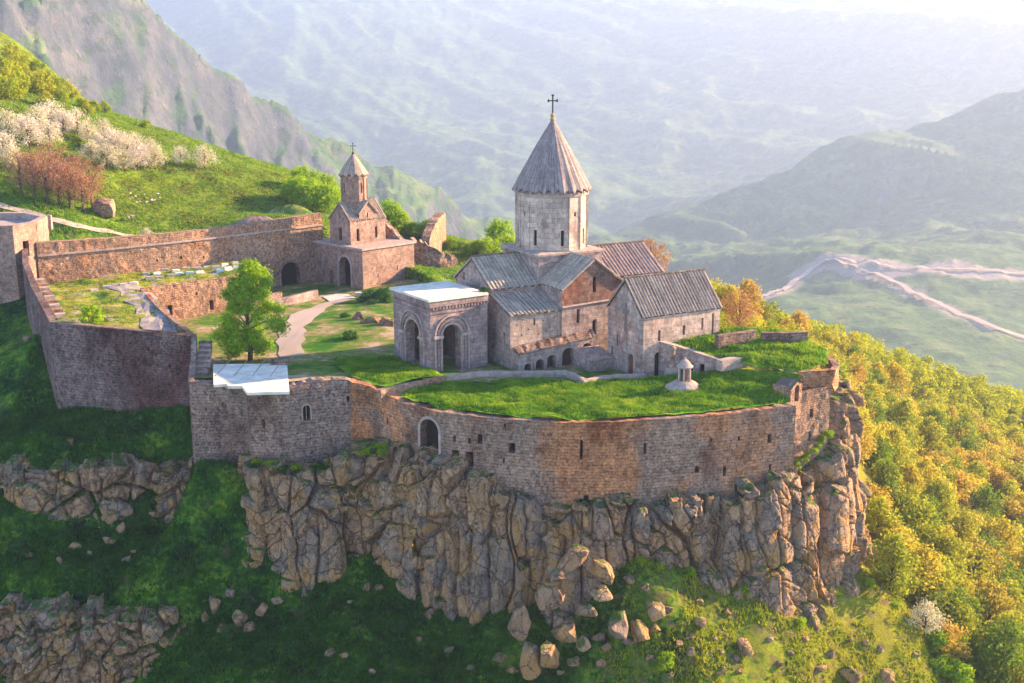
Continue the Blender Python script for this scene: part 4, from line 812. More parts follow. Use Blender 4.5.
wallpart('transept_lower_wall', M['ashlar'], ch, [(Lw(W(6.7, TF), RS), [(0, -1), (8.6, -1), (8.6, 7.55), (0, 7.2)], [arch(2.25, .42, 5.1, 6.6, 6), arch(4.55, .6, 2.9, 5.0, 6), arch(7.3, .42, 5.3, 7.0, 6)], .4),
    (Lw(W(6.7, 4.7), RW_), [(0, 4), (4.7 - TF, 4), (4.7 - TF, 9.5), (0, 9.5)], [], .4), (Lw(W(15.3, TF), RE), [(0, -1), (4.7 - TF, -1), (4.7 - TF, 9.5), (0, 9.5)], [], .4)])
wallpart('transept_gable', M['red_ashlar'], ch, [(Lw(W(6.7, TF - .02), RS), [(0, 7.2), (8.6, 7.55), (8.6, 9.5), (4.3, 12.55), (0, 9.5)], [arch(4.45, .5, 8.6, 10.2, 6)], .4)])
b = MB()
for (sa, za), (sb, zb_) in (((0, 7.15), (8.6, 7.5)),):
    f = Lw(W(6.7, TF), RS); b.add([f(sa, za, .02), f(sb, zb_, .02), f(sb, zb_, -.18), f(sa, za, -.18), f(sa, za + .16, .02), f(sb, zb_ + .16, .02), f(sb, zb_ + .16, -.1), f(sa, za + .16, -.1)], [(0, 1, 2, 3), (4, 7, 6, 5), (2, 6, 7, 3)])
build(b, 'string_course', M['coping'], ch)
b = MB(); roofslab(b, W(-.25, 4.6 - .0, SEE), W(24.8, 4.6, SEE), W(-.25, 9.3, RDG + .12), W(24.8, 9.3, RDG + .12)); roofslab(b, W(24.8, 14, SEE), W(-.25, 14, SEE), W(24.8, 9.3, RDG + .12), W(-.25, 9.3, RDG + .12)); 
V = b.v
# west half bluish, east half pinkish: two separate roofs
b1 = MB(); roofslab(b1, W(-.25, 4.6, SEE), W(8.4, 4.6, SEE), W(-.25, 9.3, RDG + .12), W(8.4, 9.3, RDG + .12)); roofslab(b1, W(8.4, 14, SEE), W(-.25, 14, SEE), W(8.4, 9.3, RDG + .12), W(-.25, 9.3, RDG + .12)); build(b1, 'nave_roof', M['roof_blue'], ch, uv=True)
b1 = MB(); roofslab(b1, W(13.6, 4.6, SEE), W(24.8, 4.6, SEE), W(13.6, 9.3, RDG + .12), W(24.8, 9.3, RDG + .12)); roofslab(b1, W(24.8, 14, SEE), W(13.6, 14, SEE), W(24.8, 9.3, RDG + .12), W(13.6, 9.3, RDG + .12)); build(b1, 'east_roof', M['roof_pink'], ch, uv=True)
b1 = MB(); roofslab(b1, W(-.2, 0, 7.05), W(6.65, 0, 7.05), W(-.2, 4.6, 8.6), W(6.65, 4.6, 8.6), over=.3); build(b1, 'aisle_roof', M['roof_blue'], ch, uv=True)
b1 = MB(); roofslab(b1, W(15.35, 0, 7.05), W(24.4, 0, 7.05), W(15.35, 4.6, 8.6), W(24.4, 4.6, 8.6), over=.3); build(b1, 'east_aisle_roof', M['roof_pink'], ch, uv=True)
b1 = MB(); roofslab(b1, W(6.7, 9.3, 9.5), W(6.7, TF - .3, 9.5), W(11, 9.3, 12.72), W(11, TF - .3, 12.72)); roofslab(b1, W(15.3, TF - .3, 9.5), W(15.3, 9.3, 9.5), W(11, TF - .3, 12.72), W(11, 9.3, 12.72)); build(b1, 'transept_roof', M['roof_blue'], ch, uv=True)
b1 = MB(); f = W(11 - 4.5, 9.3 - 4.5); P4 = [W(6.5, 4.8), W(15.5, 4.8), W(15.5, 13.8), W(6.5, 13.8)]
for i in range(4):
    a, c = P4[i], P4[(i + 1) % 4]; facade(b1, planemap(a, c - a), [(0, 8.5), (9, 8.5), (9, 12.45), (0, 12.45)])
build(b1, 'crossing_base', M['ashlar'], ch)
b1 = MB(); cc = W(11, 9.3)
q = [W(6.2, 4.5, 12.45), W(15.8, 4.5, 12.45), W(15.8, 14.1, 12.45), W(6.2, 14.1, 12.45)]; V = q + [p + np.array([0, 0, .22]) for p in q] + [cc + (p - cc) * np.array([.7, .7, 0]) + np.array([0, 0, 12.95]) - np.array([0, 0, 0]) * 0 for p in [np.array([*x[:2], 0]) for x in q]]
for i in range(4):
    j = (i + 1) % 4; b1.add([V[i], V[j], V[4 + j], V[4 + i]], [(0, 1, 2, 3)]); b1.add([V[4 + i], V[4 + j], V[8 + j], V[8 + i]], [(0, 1, 2, 3)])
b1.add(q, [(0, 3, 2, 1)]); build(b1, 'crossing_cornice', M['coping'], ch)
# drum: sixteen sides, tall windows, blind patches, cornice
dr = MB(); dw = []; ND = 16; RD = 4.42
a0 = -math.pi / 2 + math.pi / ND * .4
dfaces = []
for k in range(ND):
    t0, t1 = a0 + 2 * math.pi * k / ND, a0 + 2 * math.pi * (k + 1) / ND; A_, B_ = cc[:2] + RD * np.array([math.cos(t0), math.sin(t0)]), cc[:2] + RD * np.array([math.cos(t1), math.sin(t1)])
    f = planemap(A_, B_ - A_); l = float(np.hypot(*(B_ - A_))); H = [rect(l / 2, .42, 13.4, 15.3)] if k % 2 == 0 else []
    if k % 4 == 1: H.append(arch(l / 2, .3, 16.9, 17.3, 5))
    facade(dr, f, [(0, 12.6), (l, 12.6), (l, 19.9), (0, 19.9)], H, .35); dw += [(f, h) for h in H]
    dfaces.append((f, l))
drum = build(dr, 'drum', M['drum'], ch)
for f, h in dw: pane(f, h, .33, M['dark'], drum, 'drum_window')
b = MB()
for f, l in dfaces:
    b.box(f(0, 19.3, .0), f(l, 0, 0) - f(0, 0, 0), f(0, 0, -.14) - f(0, 0, 0), [0, 0, .35])
build(b, 'drum_cornice', M['coping'], drum)
b = MB()
for f, l in dfaces: b.box(f(-.05, 12.55, .0), f(l + .05, 0, 0) - f(-.05, 0, 0), f(0, 0, -.12) - f(0, 0, 0), [0, 0, .3])
build(b, 'drum_base_ring', M['coping'], drum)
for k, (f, l) in enumerate(dfaces):
    b = MB(); b.box(f(-.09, 12.9, .05), f(.18, 0, 0) - f(0, 0, 0), f(0, 0, -.14) - f(0, 0, 0), [0, 0, 6.4]); build(b, 'drum_rib', M['drum'], drum)
def umbrella(name, c, R, z0, zt, folds, m, parent, drop=.55, rin=None):
    V = []; UV = []; Fc = []; rows = 7; n = folds * 2
    for k in range(n):
        t = 2 * math.pi * k / n; rr_ = R if k % 2 == 0 else R * .93; ze = z0 - (drop if k % 2 == 0 else 0)
        for j in range(rows):
            f = j / (rows - 1); r = rr_ * (1 - f) + .16 * f + .02 * math.sin(f * 3.1) * R; z = ze + (zt - ze) * f
            V.append((c[0] + r * math.cos(t), c[1] + r * math.sin(t), z)); UV.append((k * .62, f * (zt - z0) * 1.15))
    for k in range(n):
        k2 = (k + 1) % n
        for j in range(rows - 1): Fc.append((k * rows + j, k2 * rows + j, k2 * rows + j + 1, k * rows + j + 1))
    b0 = len(V); ri = rin or R * .85
    for k in range(n):
        t = 2 * math.pi * k / n; rr_ = R if k % 2 == 0 else R * .93; ze = z0 - (drop if k % 2 == 0 else 0)
        V += [(c[0] + (rr_ - .05) * math.cos(t), c[1] + (rr_ - .05) * math.sin(t), ze - .22), (c[0] + ri * math.cos(t), c[1] + ri * math.sin(t), z0 - .05)]; UV += [(k * .62, 0)] * 2
    for k in range(n):
        k2 = (k + 1) % n; Fc += [(k * rows, b0 + 2 * k, b0 + 2 * k2, k2 * rows), (b0 + 2 * k, b0 + 2 * k + 1, b0 + 2 * k2 + 1, b0 + 2 * k2)]
    return link(name, V, Fc, m, parent, UV)
sp = umbrella('spire', cc, 4.95, 20.2, 28.2, 24, M['roof_cone'], ch, .36, 4.3)
b = MB(); b.lathe((cc[0], cc[1], 0), [(.22, 28.0), (.34, 28.25), (.2, 28.5), (.3, 28.75), (.12, 29.0), (0, 29.05)], 12); build(b, 'finial', M['gold'], sp)
def crossobj(c, z0, h, m, parent):
    b = MB(); w = h * .06; X_ = np.array([CA, SA, 0]) * .8 + np.array([.2, 0, 0]); X_ = np.array([.95, .3, 0]); Yv = np.array([-.3, .95, 0]) * w
    b.box(np.array([*c[:2], z0]) - X_ * w / 2 - Yv / 2, X_ * w, Yv, [0, 0, h]); zc_ = z0 + h * .66
    b.box(np.array([*c[:2], zc_]) - X_ * h * .24 - Yv / 2 - X_ * 0, X_ * h * .48, Yv * .98, [0, 0, w * .98])
    for d in (-1, 1): b.box(np.array([*c[:2], zc_ - w * .7]) + X_ * (d * h * .25 - w * .6) - Yv * .6, X_ * w * 1.2, Yv * 1.2, [0, 0, w * 2.4])
    b.box(np.array([*c[:2], z0 + h - w]) - X_ * w * 1.1 - Yv * .6, X_ * w * 2.2, Yv * 1.2, [0, 0, w * 1.3])
    return build(b, 'cross', m, parent)
crossobj(cc, 28.9, 2.25, M['iron'], sp)
# ------------------------------------------------------------------ gabled side chapel
an = thing('side_chapel', 'gabled stone chapel with a brown-grey ribbed roof right of the big spire church', 'chapel', tuple(W(16, -7)))
AS0, AS1, AT0, AT1 = 11.0, 21.7, -10.7, -3.6; AE, AR = 7.75, 11.3
wallpart('side_wall', M['pale_ashlar'], an, [(Lw(W(AS0, AT0), RS), [(0, -1), (10.7, -1), (10.7, AE), (0, AE)], [arch(2.2, .35, 4.6, 5.7, 5), arch(5.6, .35, 4.9, 5.9, 5), rect(8.2, .3, 5.2, 6.6), arch(2.05, .8, .3, 2.9, 6), rect(9.7, .3, 4.2, 7)], .4),
    (Lw(W(AS1, AT1), RN), [(0, -1), (10.7, -1), (10.7, AE), (0, AE)], [], .4), (Lw(W(AS1, AT0), RE), [(0, -1), (7.1, -1), (7.1, AE), (3.55, AR), (0, AE)], [arch(3.5, .5, 4, 6)], .4)])
wallpart('gable_wall', M['ashlar'], an, [(Lw(W(AS0, AT1), RW_), [(0, -1), (7.1, -1), (7.1, AE), (3.55, AR), (0, AE)], [arch(4.75, 1.0, .2, 2.4, 4), rect(2.0, .3, 3.2, 4.6), rect(1.0, .4, 1.2, 3.0)], .4)])
f = Lw(W(AS0, AT1), RW_); surround(f, 4.75, 1.5, .2, 2.7, .14, M['coping'], an, .05)
b = MB(); b.add([f(4.3, .2, .3), f(5.2, .2, .3), f(5.2, 2.4, .3), f(4.3, 2.4, .3)], [(0, 1, 2, 3)]); build(b, 'door', M['wood'], an)
b = MB()   # dark carved cross panel on the gable
for (s_, w_, z0, z1) in [(3.6, .5, 5.2, 8.6), (3.6, 1.2, 7.3, 7.8)]: b.add([f(s_ - w_ / 2, z0, -.02 - .01 * (w_ > 1)), f(s_ + w_ / 2, z0, -.02 - .01 * (w_ > 1)), f(s_ + w_ / 2, z1, -.02 - .01 * (w_ > 1)), f(s_ - w_ / 2, z1, -.02 - .01 * (w_ > 1))], [(0, 1, 2, 3)])
build(b, 'carved_panel', plain('dark_carving', (.16, .12, .125)), an)
b = MB(); roofslab(b, W(AS0 - .3, AT0, AE), W(AS1 + .3, AT0, AE), W(AS0 - .3, (AT0 + AT1) / 2, AR + .12), W(AS1 + .3, (AT0 + AT1) / 2, AR + .12), sp=.42); roofslab(b, W(AS1 + .3, AT1, AE), W(AS0 - .3, AT1, AE), W(AS1 + .3, (AT0 + AT1) / 2, AR + .12), W(AS0 - .3, (AT0 + AT1) / 2, AR + .12), sp=.42)
build(b, 'roof', M['roof_brown'], an, uv=True)
b = MB(); b.tube([W(AS0 - .3, -7.15, AR + .18), W(AS1 + .3, -7.15, AR + .18)], [.13, .13], 6); build(b, 'ridge_tiles', M['roof_brown'], an)
b = MB(); b.tube([W(-.3, 9.3, RDG + .2), W(8, 9.3, RDG + .2)], [.13, .13], 6); b.tube([W(14, 9.3, RDG + .2), W(24.8, 9.3, RDG + .2)], [.13, .13], 6); build(b, 'ridge_tiles', M['roof_blue'], ch)
# ------------------------------------------------------------------ arcade of niches and lean-to at the church foot
ar = thing('niche_arcade', 'ruined row of small arched niches along the foot of the church wall', 'arcade', tuple(W(4, -1.3)))
f = Lw(W(.3, -1.5), RS); outl = [(0, -.5), (10.4, -.5)] + [(10.4 - 10.4 * k / 20, 2.5 + 1.1 * (1 - k / 20) + random.uniform(-.25, .3)) for k in range(21)]
H = [arch(1.15, .9, -.3, .95), arch(2.75, 1.1, -.3, 1.15), arch(4.35, 1.25, -.3, 1.4), arch(6.6, 1.7, -.3, 1.75), arch(9.2, 1.3, .3, 2.2)]
wallpart('arcade_wall', M['ashlar'], ar, [(f, outl, H, 1.0), (Lw(W(.3, .0), RW_), [(0, -.5), (1.5, -.5), (1.5, 2.5), (0, 2.7)], [], .2)], 'niche', 'brownvoid')
for h, (sc_, w_, zs_) in zip(H, [(1.15, .9, .95), (2.75, 1.1, 1.15), (4.35, 1.25, 1.4), (6.6, 1.7, 1.75)]): surround(f, sc_, w_, -.3, zs_, .16, M['coping'], ar, .06)
b = MB(); k = 24; S_ = np.linspace(0, 10.4, k)
V = []; 
for s_ in S_:
    zt_ = 2.45 + 1.1 * s_ / 10.4; V += [f(s_, zt_ + random.uniform(-.1, .1), -.12), f(s_, zt_ + .45 + random.uniform(-.1, .2), .7), f(s_, zt_ + .7, 1.5)]
b.add(V, [(3 * i, 3 * i + 3, 3 * i + 4, 3 * i + 1) for i in range(k - 1)] + [(3 * i + 1, 3 * i + 4, 3 * i + 5, 3 * i + 2) for i in range(k - 1)]); build(b, 'ruined_top', M['keep'], ar)
sh = thing('lean_to', 'low stone lean-to with a grey slab roof in the corner beside the chapel door', 'shed', tuple(W(9, -5)))
wallpart('wall', M['ashlar'], sh, [(Lw(W(7.6, -5.0), RS), [(0, -.5), (3.4, -.5), (3.4, 1.9), (0, 1.9)], [], .3), (Lw(W(7.6, -1.6), RW_), [(0, -.5), (3.4, -.5), (3.4, 1.9), (0, 2.5)], [], .3)])
b = MB(); roofslab(b, W(7.5, -5.0, 1.9), W(10.95, -5.0, 1.9), W(7.5, -1.7, 2.5), W(10.95, -1.7, 2.5), sp=.8, rib=.03); build(b, 'roof', M['ashlar'], sh, uv=True)
# ------------------------------------------------------------------ portico
po = thing('portico', 'square stone portico with two carved arches and a white flat top at the church entrance', 'portico', (-9, 134, 0))
PA = math.radians(34); pR, pB = np.array([math.cos(PA), math.sin(PA)]), np.array([-math.sin(PA), math.cos(PA)]); PO = np.array([-9.15, 131.3]); LA, LB, PZ = 7.6, 8.6, 9.0
fF = planemap(PO, pR); fL = planemap(PO + pB * LB, -pB); fB = planemap(PO + pB * LB + pR * LA, -pR); fR = planemap(PO + pR * LA, pB)
hF = arch(2.75, 2.35, .3, 4.9, 14); hL = arch(4.55, 3.3, .3, 4.6, 14); hB = arch(3.6, 2.6, .3, 4.4, 12)
b = MB(); th = 1.15
facade(b, fF, [(0, -1), (LA, -1), (LA, PZ), (0, PZ)], [hF], th); facade(b, fL, [(0, -1), (LB, -1), (LB, PZ), (0, PZ)], [hL], th); facade(b, fB, [(0, -1), (LA, -1), (LA, PZ), (0, PZ)], [hB], th); facade(b, fR, [(0, -1), (LB, -1), (LB, PZ), (0, PZ)])
build(b, 'masonry', M['porch'], po); b = MB()
for fm_, l, h in ((fF, LA, hF), (fL, LB, hL), (fB, LA, hB), (fR, LB, None)):   # inner faces
    g_ = (lambda fm_: (lambda s_, z_, d_=0.: fm_(s_, z_, th)))(fm_); facade(b, g_, [(th, -1), (l - th, -1), (l - th, 8.2), (th, 8.2)], [h] if h else [], 0)
Pi = [fF(th, 8.2, th), fF(LA - th, 8.2, th), fB(th, 8.2, th), fB(LA - th, 8.2, th)]; b.add(Pi, [(0, 1, 2, 3)])
build(b, 'vaulted_interior', M['inner_shade'], po)
for fm_, sc_, w_, zs_ in ((fF, 2.75, 2.35, 4.9), (fL, 4.55, 3.3, 4.6)):
    surround(fm_, sc_, w_ + .12, .3, zs_, .22, M['coping'], po, .1); surround(fm_, sc_, w_ + 1.1, .3, zs_, .2, M['porch'], po, .16)
    surround(fm_, sc_, w_ + 1.9, .3, zs_ + .1, .16, M['coping'], po, .22)
    for d in (-1, 1):
        for q in (.32, .62, .95):
            bb = MB(); bb.tube([fm_(sc_ + d * (w_ / 2 + q), .2, -.12), fm_(sc_ + d * (w_ / 2 + q), zs_ - .1, -.12)], [.12, .12], 8); build(bb, 'colonnette', M['porch'], po)
        bb = MB(); s2 = sc_ + d * (w_ / 2 + .65); bb.add([fm_(s2 + a, z_, e) for z_ in (zs_ - .2, zs_ + .12) for a, e in ((-.6, .02), (.6, .02), (.6, -.38), (-.6, -.38))], [(0, 1, 2, 3), (4, 7, 6, 5), (0, 4, 5, 1), (1, 5, 6, 2), (2, 6, 7, 3), (3, 7, 4, 0)]); build(bb, 'capital', M['coping'], po)
for fm_, l in ((fF, LA), (fL, LB)):          # frieze of little teeth, cornice, corner pilaster
    bb = MB(); n = int(l / .42)
    for k in range(n): q = .3 + k * .42; bb.add([fm_(q + a, z_, e) for z_ in (8.0, 8.35) for a, e in ((0, .02), (.22, .02), (.22, -.16), (0, -.16))], [(0, 1, 2, 3), (4, 7, 6, 5), (0, 4, 5, 1), (1, 5, 6, 2), (2, 6, 7, 3), (3, 7, 4, 0)])
    bb.add([fm_(a, z_, e) for z_ in (8.36, 9.02) for a, e in ((-.2, .02), (l, .02), (l, -.22), (-.2, -.22))], [(0, 1, 2, 3), (4, 7, 6, 5), (0, 4, 5, 1), (1, 5, 6, 2), (2, 6, 7, 3), (3, 7, 4, 0)])
    bb.add([fm_(a, z_, e) for z_ in (7.55, 7.7) for a, e in ((-.1, .02), (l, .02), (l, -.12), (-.1, -.12))], [(0, 1, 2, 3), (4, 7, 6, 5), (0, 4, 5, 1), (1, 5, 6, 2), (2, 6, 7, 3), (3, 7, 4, 0)])
    build(bb, 'cornice', M['porch'], po)
b = MB(); O = fF(-.35, 9.04, -.35); b.box(O, [*(pR * (LA + .3)), 0], [*(pB * (LB + .6)), 0], [0, 0, .25]); build(b, 'white_roof', M['white'], po)
b = MB(); b.box(fF(.0, -.6, -.5) - np.array([*(pR * .5), 0]), [*(pR * (LA + 1)), 0], [*(pB * (LB + 1)), 0], [0, 0, 1.15]); build(b, 'floor_plinth', M['coping'], po)
# ------------------------------------------------------------------ gate chapel
gc = thing('gate_chapel', 'small domed chapel with a cone spire standing on the arched gatehouse block at the left', 'chapel', (-24, 190, 0))
GA = math.radians(46); gR, gB = np.array([math.cos(GA), math.sin(GA)]), np.array([-math.sin(GA), math.cos(GA)]); GO = np.array([-23.1, 183.3]); GLA, GLB = 10.6, 12.4
def GW(a, b_, z=0.): return np.array([*(GO + gR * a + gB * b_), z])
fF = planemap(GO, gR); fL = planemap(GO + gB * GLB, -gB)
h1, h2 = arch(8.0, 2.9, -.2, 3.5, 12), rect(4.4, 1.0, -.2, 2.3)
wallpart('gatehouse', M['gate'], gc, [(fL, [(0, -2), (GLB, -2), (GLB, 6.4), (0, 6.4)], [h1, h2], 1.2), (fF, [(0, -2), (GLA, -2), (GLA, 6.4), (0, 6.4)], [rect(7, .2, 2.5, 3.3), rect(3, .2, 1.8, 2.4)], .5),
    (planemap(GW(GLA, 0)[:2], gB), [(0, -3), (GLB, -3), (GLB, 6.4), (0, 6.4)], [], .5), (planemap(GW(GLA, GLB)[:2], -gR), [(0, -3), (GLA, -3), (GLA, 6.4), (0, 6.4)], [], .5)], 'archway')
surround(fL, 8.0, 2.9, -.2, 3.5, .4, M['coping'], gc, .12)
b = MB(); b.box(GW(-.3, -.3, 6.4), [*(gR * (GLA + .6)), 0], [*(gB * (GLB + .6)), 0], [0, 0, .32]); build(b, 'terrace_slab', M['coping'], gc)
A0, A1, B0, B1 = .9, 8.0, 3.9, 9.1; ZE, ZR = 10.6, 13.2; am = (A0 + A1) / 2; bm_ = (B0 + B1) / 2
P0 = lambda a, b_: GW(a, b_)[:2]
wallpart('chapel_wall', M['gate'], gc, [
    (planemap(P0(A0, B0), gR), [(0, 6.6), (A1 - A0, 6.6), (A1 - A0, ZE), (5.3, ZE), (5.3, 11.6), (3.55, 13.4), (1.8, 11.6), (1.8, ZE), (0, ZE)], [arch(1.5, .6, 7.2, 8.9, 6), arch(5.2, .5, 7.4, 9.0, 6), arch(3.5, .3, 10.6, 11.4, 5)], .4),
    (planemap(P0(A0, B1), -gB), [(0, 6.6), (B1 - B0, 6.6), (B1 - B0, ZE), (2.6, ZR), (0, ZE)], [rect(2.6, .8, 7.2, 9.3), arch(2.6, .35, 10.6, 11.4, 5)], .4),
    (planemap(P0(A1, B0), gB), [(0, 6.6), (B1 - B0, 6.6), (B1 - B0, ZE), (2.6, ZR), (0, ZE)], [], .4), (planemap(P0(A1, B1), -gR), [(0, 6.6), (A1 - A0, 6.6), (A1 - A0, ZE), (0, ZE)], [], .4)])
b = MB(); G_ = GW
roofslab(b, G_(A0 - .2, B0, ZE), G_(A1 + .2, B0, ZE), G_(A0 - .2, bm_, ZR + .1), G_(A1 + .2, bm_, ZR + .1), sp=.4, over=.2); roofslab(b, G_(A1 + .2, B1, ZE), G_(A0 - .2, B1, ZE), G_(A1 + .2, bm_, ZR + .1), G_(A0 - .2, bm_, ZR + .1), sp=.4, over=.2)
roofslab(b, G_(A0 + 1.7, bm_, 11.6), G_(A0 + 1.7, B0 - .2, 11.6), G_(A0 + 3.55, bm_, 13.5), G_(A0 + 3.55, B0 - .2, 13.5), sp=.4, over=.2); roofslab(b, G_(A0 + 5.4, B0 - .2, 11.6), G_(A0 + 5.4, bm_, 11.6), G_(A0 + 3.55, B0 - .2, 13.5), G_(A0 + 3.55, bm_, 13.5), sp=.4, over=.2)
build(b, 'roof', M['roof_brown'], gc, uv=True)
gcx = G_(am - .35, bm_ + .2); b = MB(); nf = 12; fs = []
for k in range(nf):
    t0, t1 = 2 * math.pi * k / nf, 2 * math.pi * (k + 1) / nf; A_, B_ = gcx[:2] + 2.0 * np.array([math.cos(t0), math.sin(t0)]), gcx[:2] + 2.0 * np.array([math.cos(t1), math.sin(t1)])
    f = planemap(A_, B_ - A_); l = float(np.hypot(*(B_ - A_))); H = [arch(l / 2, .3, 14.6, 16.0, 5)] if k % 3 == 1 else []; facade(b, f, [(0, 12), (l, 12), (l, 17.4), (0, 17.4)], H, .3); fs += [(f, h) for h in H]
    b.box(f(-.08, 13.4, .05), f(.16, 0, 0) - f(0, 0, 0), f(0, 0, -.12) - f(0, 0, 0), [0, 0, 3.4]); b.box(f(-.04, 16.85, 0), f(l + .04, 0, 0) - f(-.04, 0, 0), f(0, 0, -.14) - f(0, 0, 0), [0, 0, .3]); b.box(f(-.04, 13.2, 0), f(l + .04, 0, 0) - f(-.04, 0, 0), f(0, 0, -.14) - f(0, 0, 0), [0, 0, .22])
gd_ = build(b, 'drum', M['gate'], gc)
for f, h in fs: pane(f, h, .28, M['dark'], gd_, 'drum_window')
sp2 = umbrella('spire', gcx, 2.4, 17.65, 20.6, 12, M['roof_brown'], gc, .35, 1.95); b = MB(); b.lathe((gcx[0], gcx[1], 0), [(.1, 20.4), (.24, 20.65), (.1, 20.95), (0, 21)], 10); build(b, 'finial', M['iron'], sp2)
crossobj(gcx, 20.85, 1.45, M['iron'], sp2)
# ruined walls behind the gate chapel
wall_thing('ruined_wall', 'stepped ruined wall sloping down on the gatehouse terrace behind the small chapel', 'wall', [(*GW(8.6, 10.5)[:2], 5, 12.3), (*GW(9.4, 8.6)[:2], 5, 11.6), (*GW(9.8, 6.2)[:2], 5, 9.2), (*GW(10.2, 3.0)[:2], 5, 7.0)], M['keep'], thick=1.0, ragged=.25)
q0, q1, q2, q3 = aty(411, 270, 196), aty(425, 268, 195), aty(442, 270, 196), aty(458, 275, 198)
wall_thing('ruined_wall', 'dark broken rubble wall right of the gatehouse in front of the grass bank', 'wall', [(q0[0], q0[1], -3, 6.4), (q1[0], q1[1], -3, 5.6), (q2[0], q2[1], -3, 4.2), (q3[0], q3[1], -3, 2.8)], M['keep'], thick=1.2, ragged=.35, rough=.2)
q = [aty(421, 250, 203), aty(428, 245, 208), aty(434, 238, 214), aty(438, 232, 220)]
wall_thing('ruined_wall', 'leaning sunlit yellow ruined wall stub rising behind the gate chapel', 'wall', [(q[3][0], q[3][1], -4, 7.4), (q[2][0], q[2][1], -4, 8.0), (q[1][0], q[1][1], -4, 7.2), (q[0][0], q[0][1], -4, 5.2)], M['rubble'], thick=1.5, ragged=.35, rough=.15)
# low courtyard walls
def low(label, px, m='coping', th=.6, h=.8, z=None, ragged=.05, gz=None):
    pts = []
    for (u, v, zt) in px: p = atz(u, v, zt); pts.append((p[0], p[1], zt - h, zt))
    o, _, _ = polywall('low_wall', pts, M[m], label, 'wall', thick=th, res=.8, ragged=ragged, rough=.03); return o
low('low coping wall between the front lawn and the church, left stretch with a slanting end', [(447, 376, 1.5), (480, 372, 1.4), (520, 371.5, 1.4), (566, 371, 1.4), (584, 380, 1.4)], 'coping', .5, 1.5)
low('low wall along the back of the front lawn before the chapel gable', [(584, 380.5, 1.45), (600, 377, 1.4), (622, 375, 1.4), (645, 374, 1.4)], 'coping', .5, 1.5)
low('sunlit orange coping wall slanting between the small left lawn and the front lawn', [(381, 390, 1.5), (400, 386, 1.45), (425, 381, 1.45), (447, 376, 1.5)], 'rubble', .6, 1.2)
o, _, _ = polywall('low_wall', [(16.7, 131.0, -.5, 4.45), (19, 129.9, -.5, 3.95), (21.5, 128.6, -.5, 3.4), (24.1, 127.3, -.5, 2.85)], M['ashlar'], parent=None, thick=.6, holes=[rect(3.2, .55, 1.5, 2.6), rect(4.6, .6, 1.5, 2.6)], rough=.03, ragged=.03)
tw = thing('terrace_wall', 'grey retaining wall with two square holes holding the raised lawn beside the chapel', 'wall', (17, 131, 0)); bpy.data.objects.remove(o)
o, f, S_ = polywall('masonry', [(16.7, 131.0, -.5, 4.45), (19, 129.9, -.5, 3.95), (21.5, 128.6, -.5, 3.4), (24.1, 127.3, -.5, 2.85)], M['ashlar'], parent=tw, thick=.6, holes=[rect(3.6, .5, 1.5, 2.5), rect(4.9, .55, 1.5, 2.5)], rough=.03, ragged=.03, depth=.5)
for h in (rect(3.6, .5, 1.5, 2.5), rect(4.9, .55, 1.5, 2.5)): pane(f, h, .48, M['dark'], tw)
coping(f, 0, S_[-1], lambda q: 4.45 - 1.6 * q / S_[-1], M['coping'], tw, .7, .12, .06)
low('stub of wall with a flat top in the hollow of the east terrace', [(722, 361, 3.6), (734, 359, 3.6), (747, 357, 3.6)], 'coping', .9, 1.2)
low('low dark wall along the back edge of the raised east lawn, left stretch', [(719, 336, 5.3), (735, 333.5, 5.3), (757, 330.5, 5.3)], 'keep', .7, 1.4)
low('low dark wall closing the back right corner of the raised east lawn', [(762, 333, 5.2), (785, 333, 5.2), (808, 332, 5.2)], 'keep', .7, 1.6)
low('low wall beside the path in front of the gate arch', [(262, 301, 1.2), (290, 297, 1.2), (318, 290, 1.2)], 'porch', .6, 1.4)
low('second low wall near the big tree below the gate', [(240, 300, 1.3), (262, 296, 1.2), (282, 292, 1.1)], 'keep', .6, 1.4)
# paving and path
tag(strip('courtyard_path', [atz(*q, .1) for q in [(345, 299), (325, 305), (305, 316), (293, 330), (290, 347), (292, 360)]], 3.2, hy, M['road'], .06, .3), kind='structure')
tag(strip('gate_paving', [atz(*q, .0) for q in [(352, 297), (340, 297), (326, 299)]], 4.5, hy, M['slate'], .1, .05), kind='structure')
b = MB(); c = atz(355, 296, .2)
b.box(c, [1.8, 0, 0], [0, .8, 0], [0, 0, .5]); tag(build(b, 'stone_bench', M['slate']), 'pale stone bench at the foot of the gatehouse corner', 'bench')
# gazebo belfry and carved pillar on the lawn
gz = thing('stone_lantern', 'small stone belfry with round columns on a wide conical base standing in the front lawn', 'belfry', (18.6, 123.6, .7))
c = atz(684, 388, 1.0) + [0, 0, .35]; b = MB(); b.lathe((c[0], c[1], c[2] - .5), [(2.1, -.6), (2.1, .25), (1.7, .55), (1.0, .95), (.8, 1.0), (0, 1.0)], 16); build(b, 'base', M['coping'], gz)
for k in range(6):
    t = math.pi / 3 * k + .3; b = MB(); b.tube([(c[0] + .62 * math.cos(t), c[1] + .62 * math.sin(t), c[2] + .45), (c[0] + .62 * math.cos(t), c[1] + .62 * math.sin(t), c[2] + 2.0)], [.13, .12], 8); build(b, 'column', M['coping'], gz)
b = MB(); b.lathe((c[0], c[1], c[2]), [(.35, .45), (.3, 1.95), (.0, 1.95)], 10); build(b, 'core', M['brownvoid'], gz)
b = MB(); b.lathe((c[0], c[1], c[2]), [(.0, 1.95), (.85, 1.95), (.92, 2.1), (.8, 2.2), (.35, 2.75), (.12, 2.85), (.14, 3.0), (0, 3.05)], 16); build(b, 'cap', M['coping'], gz)
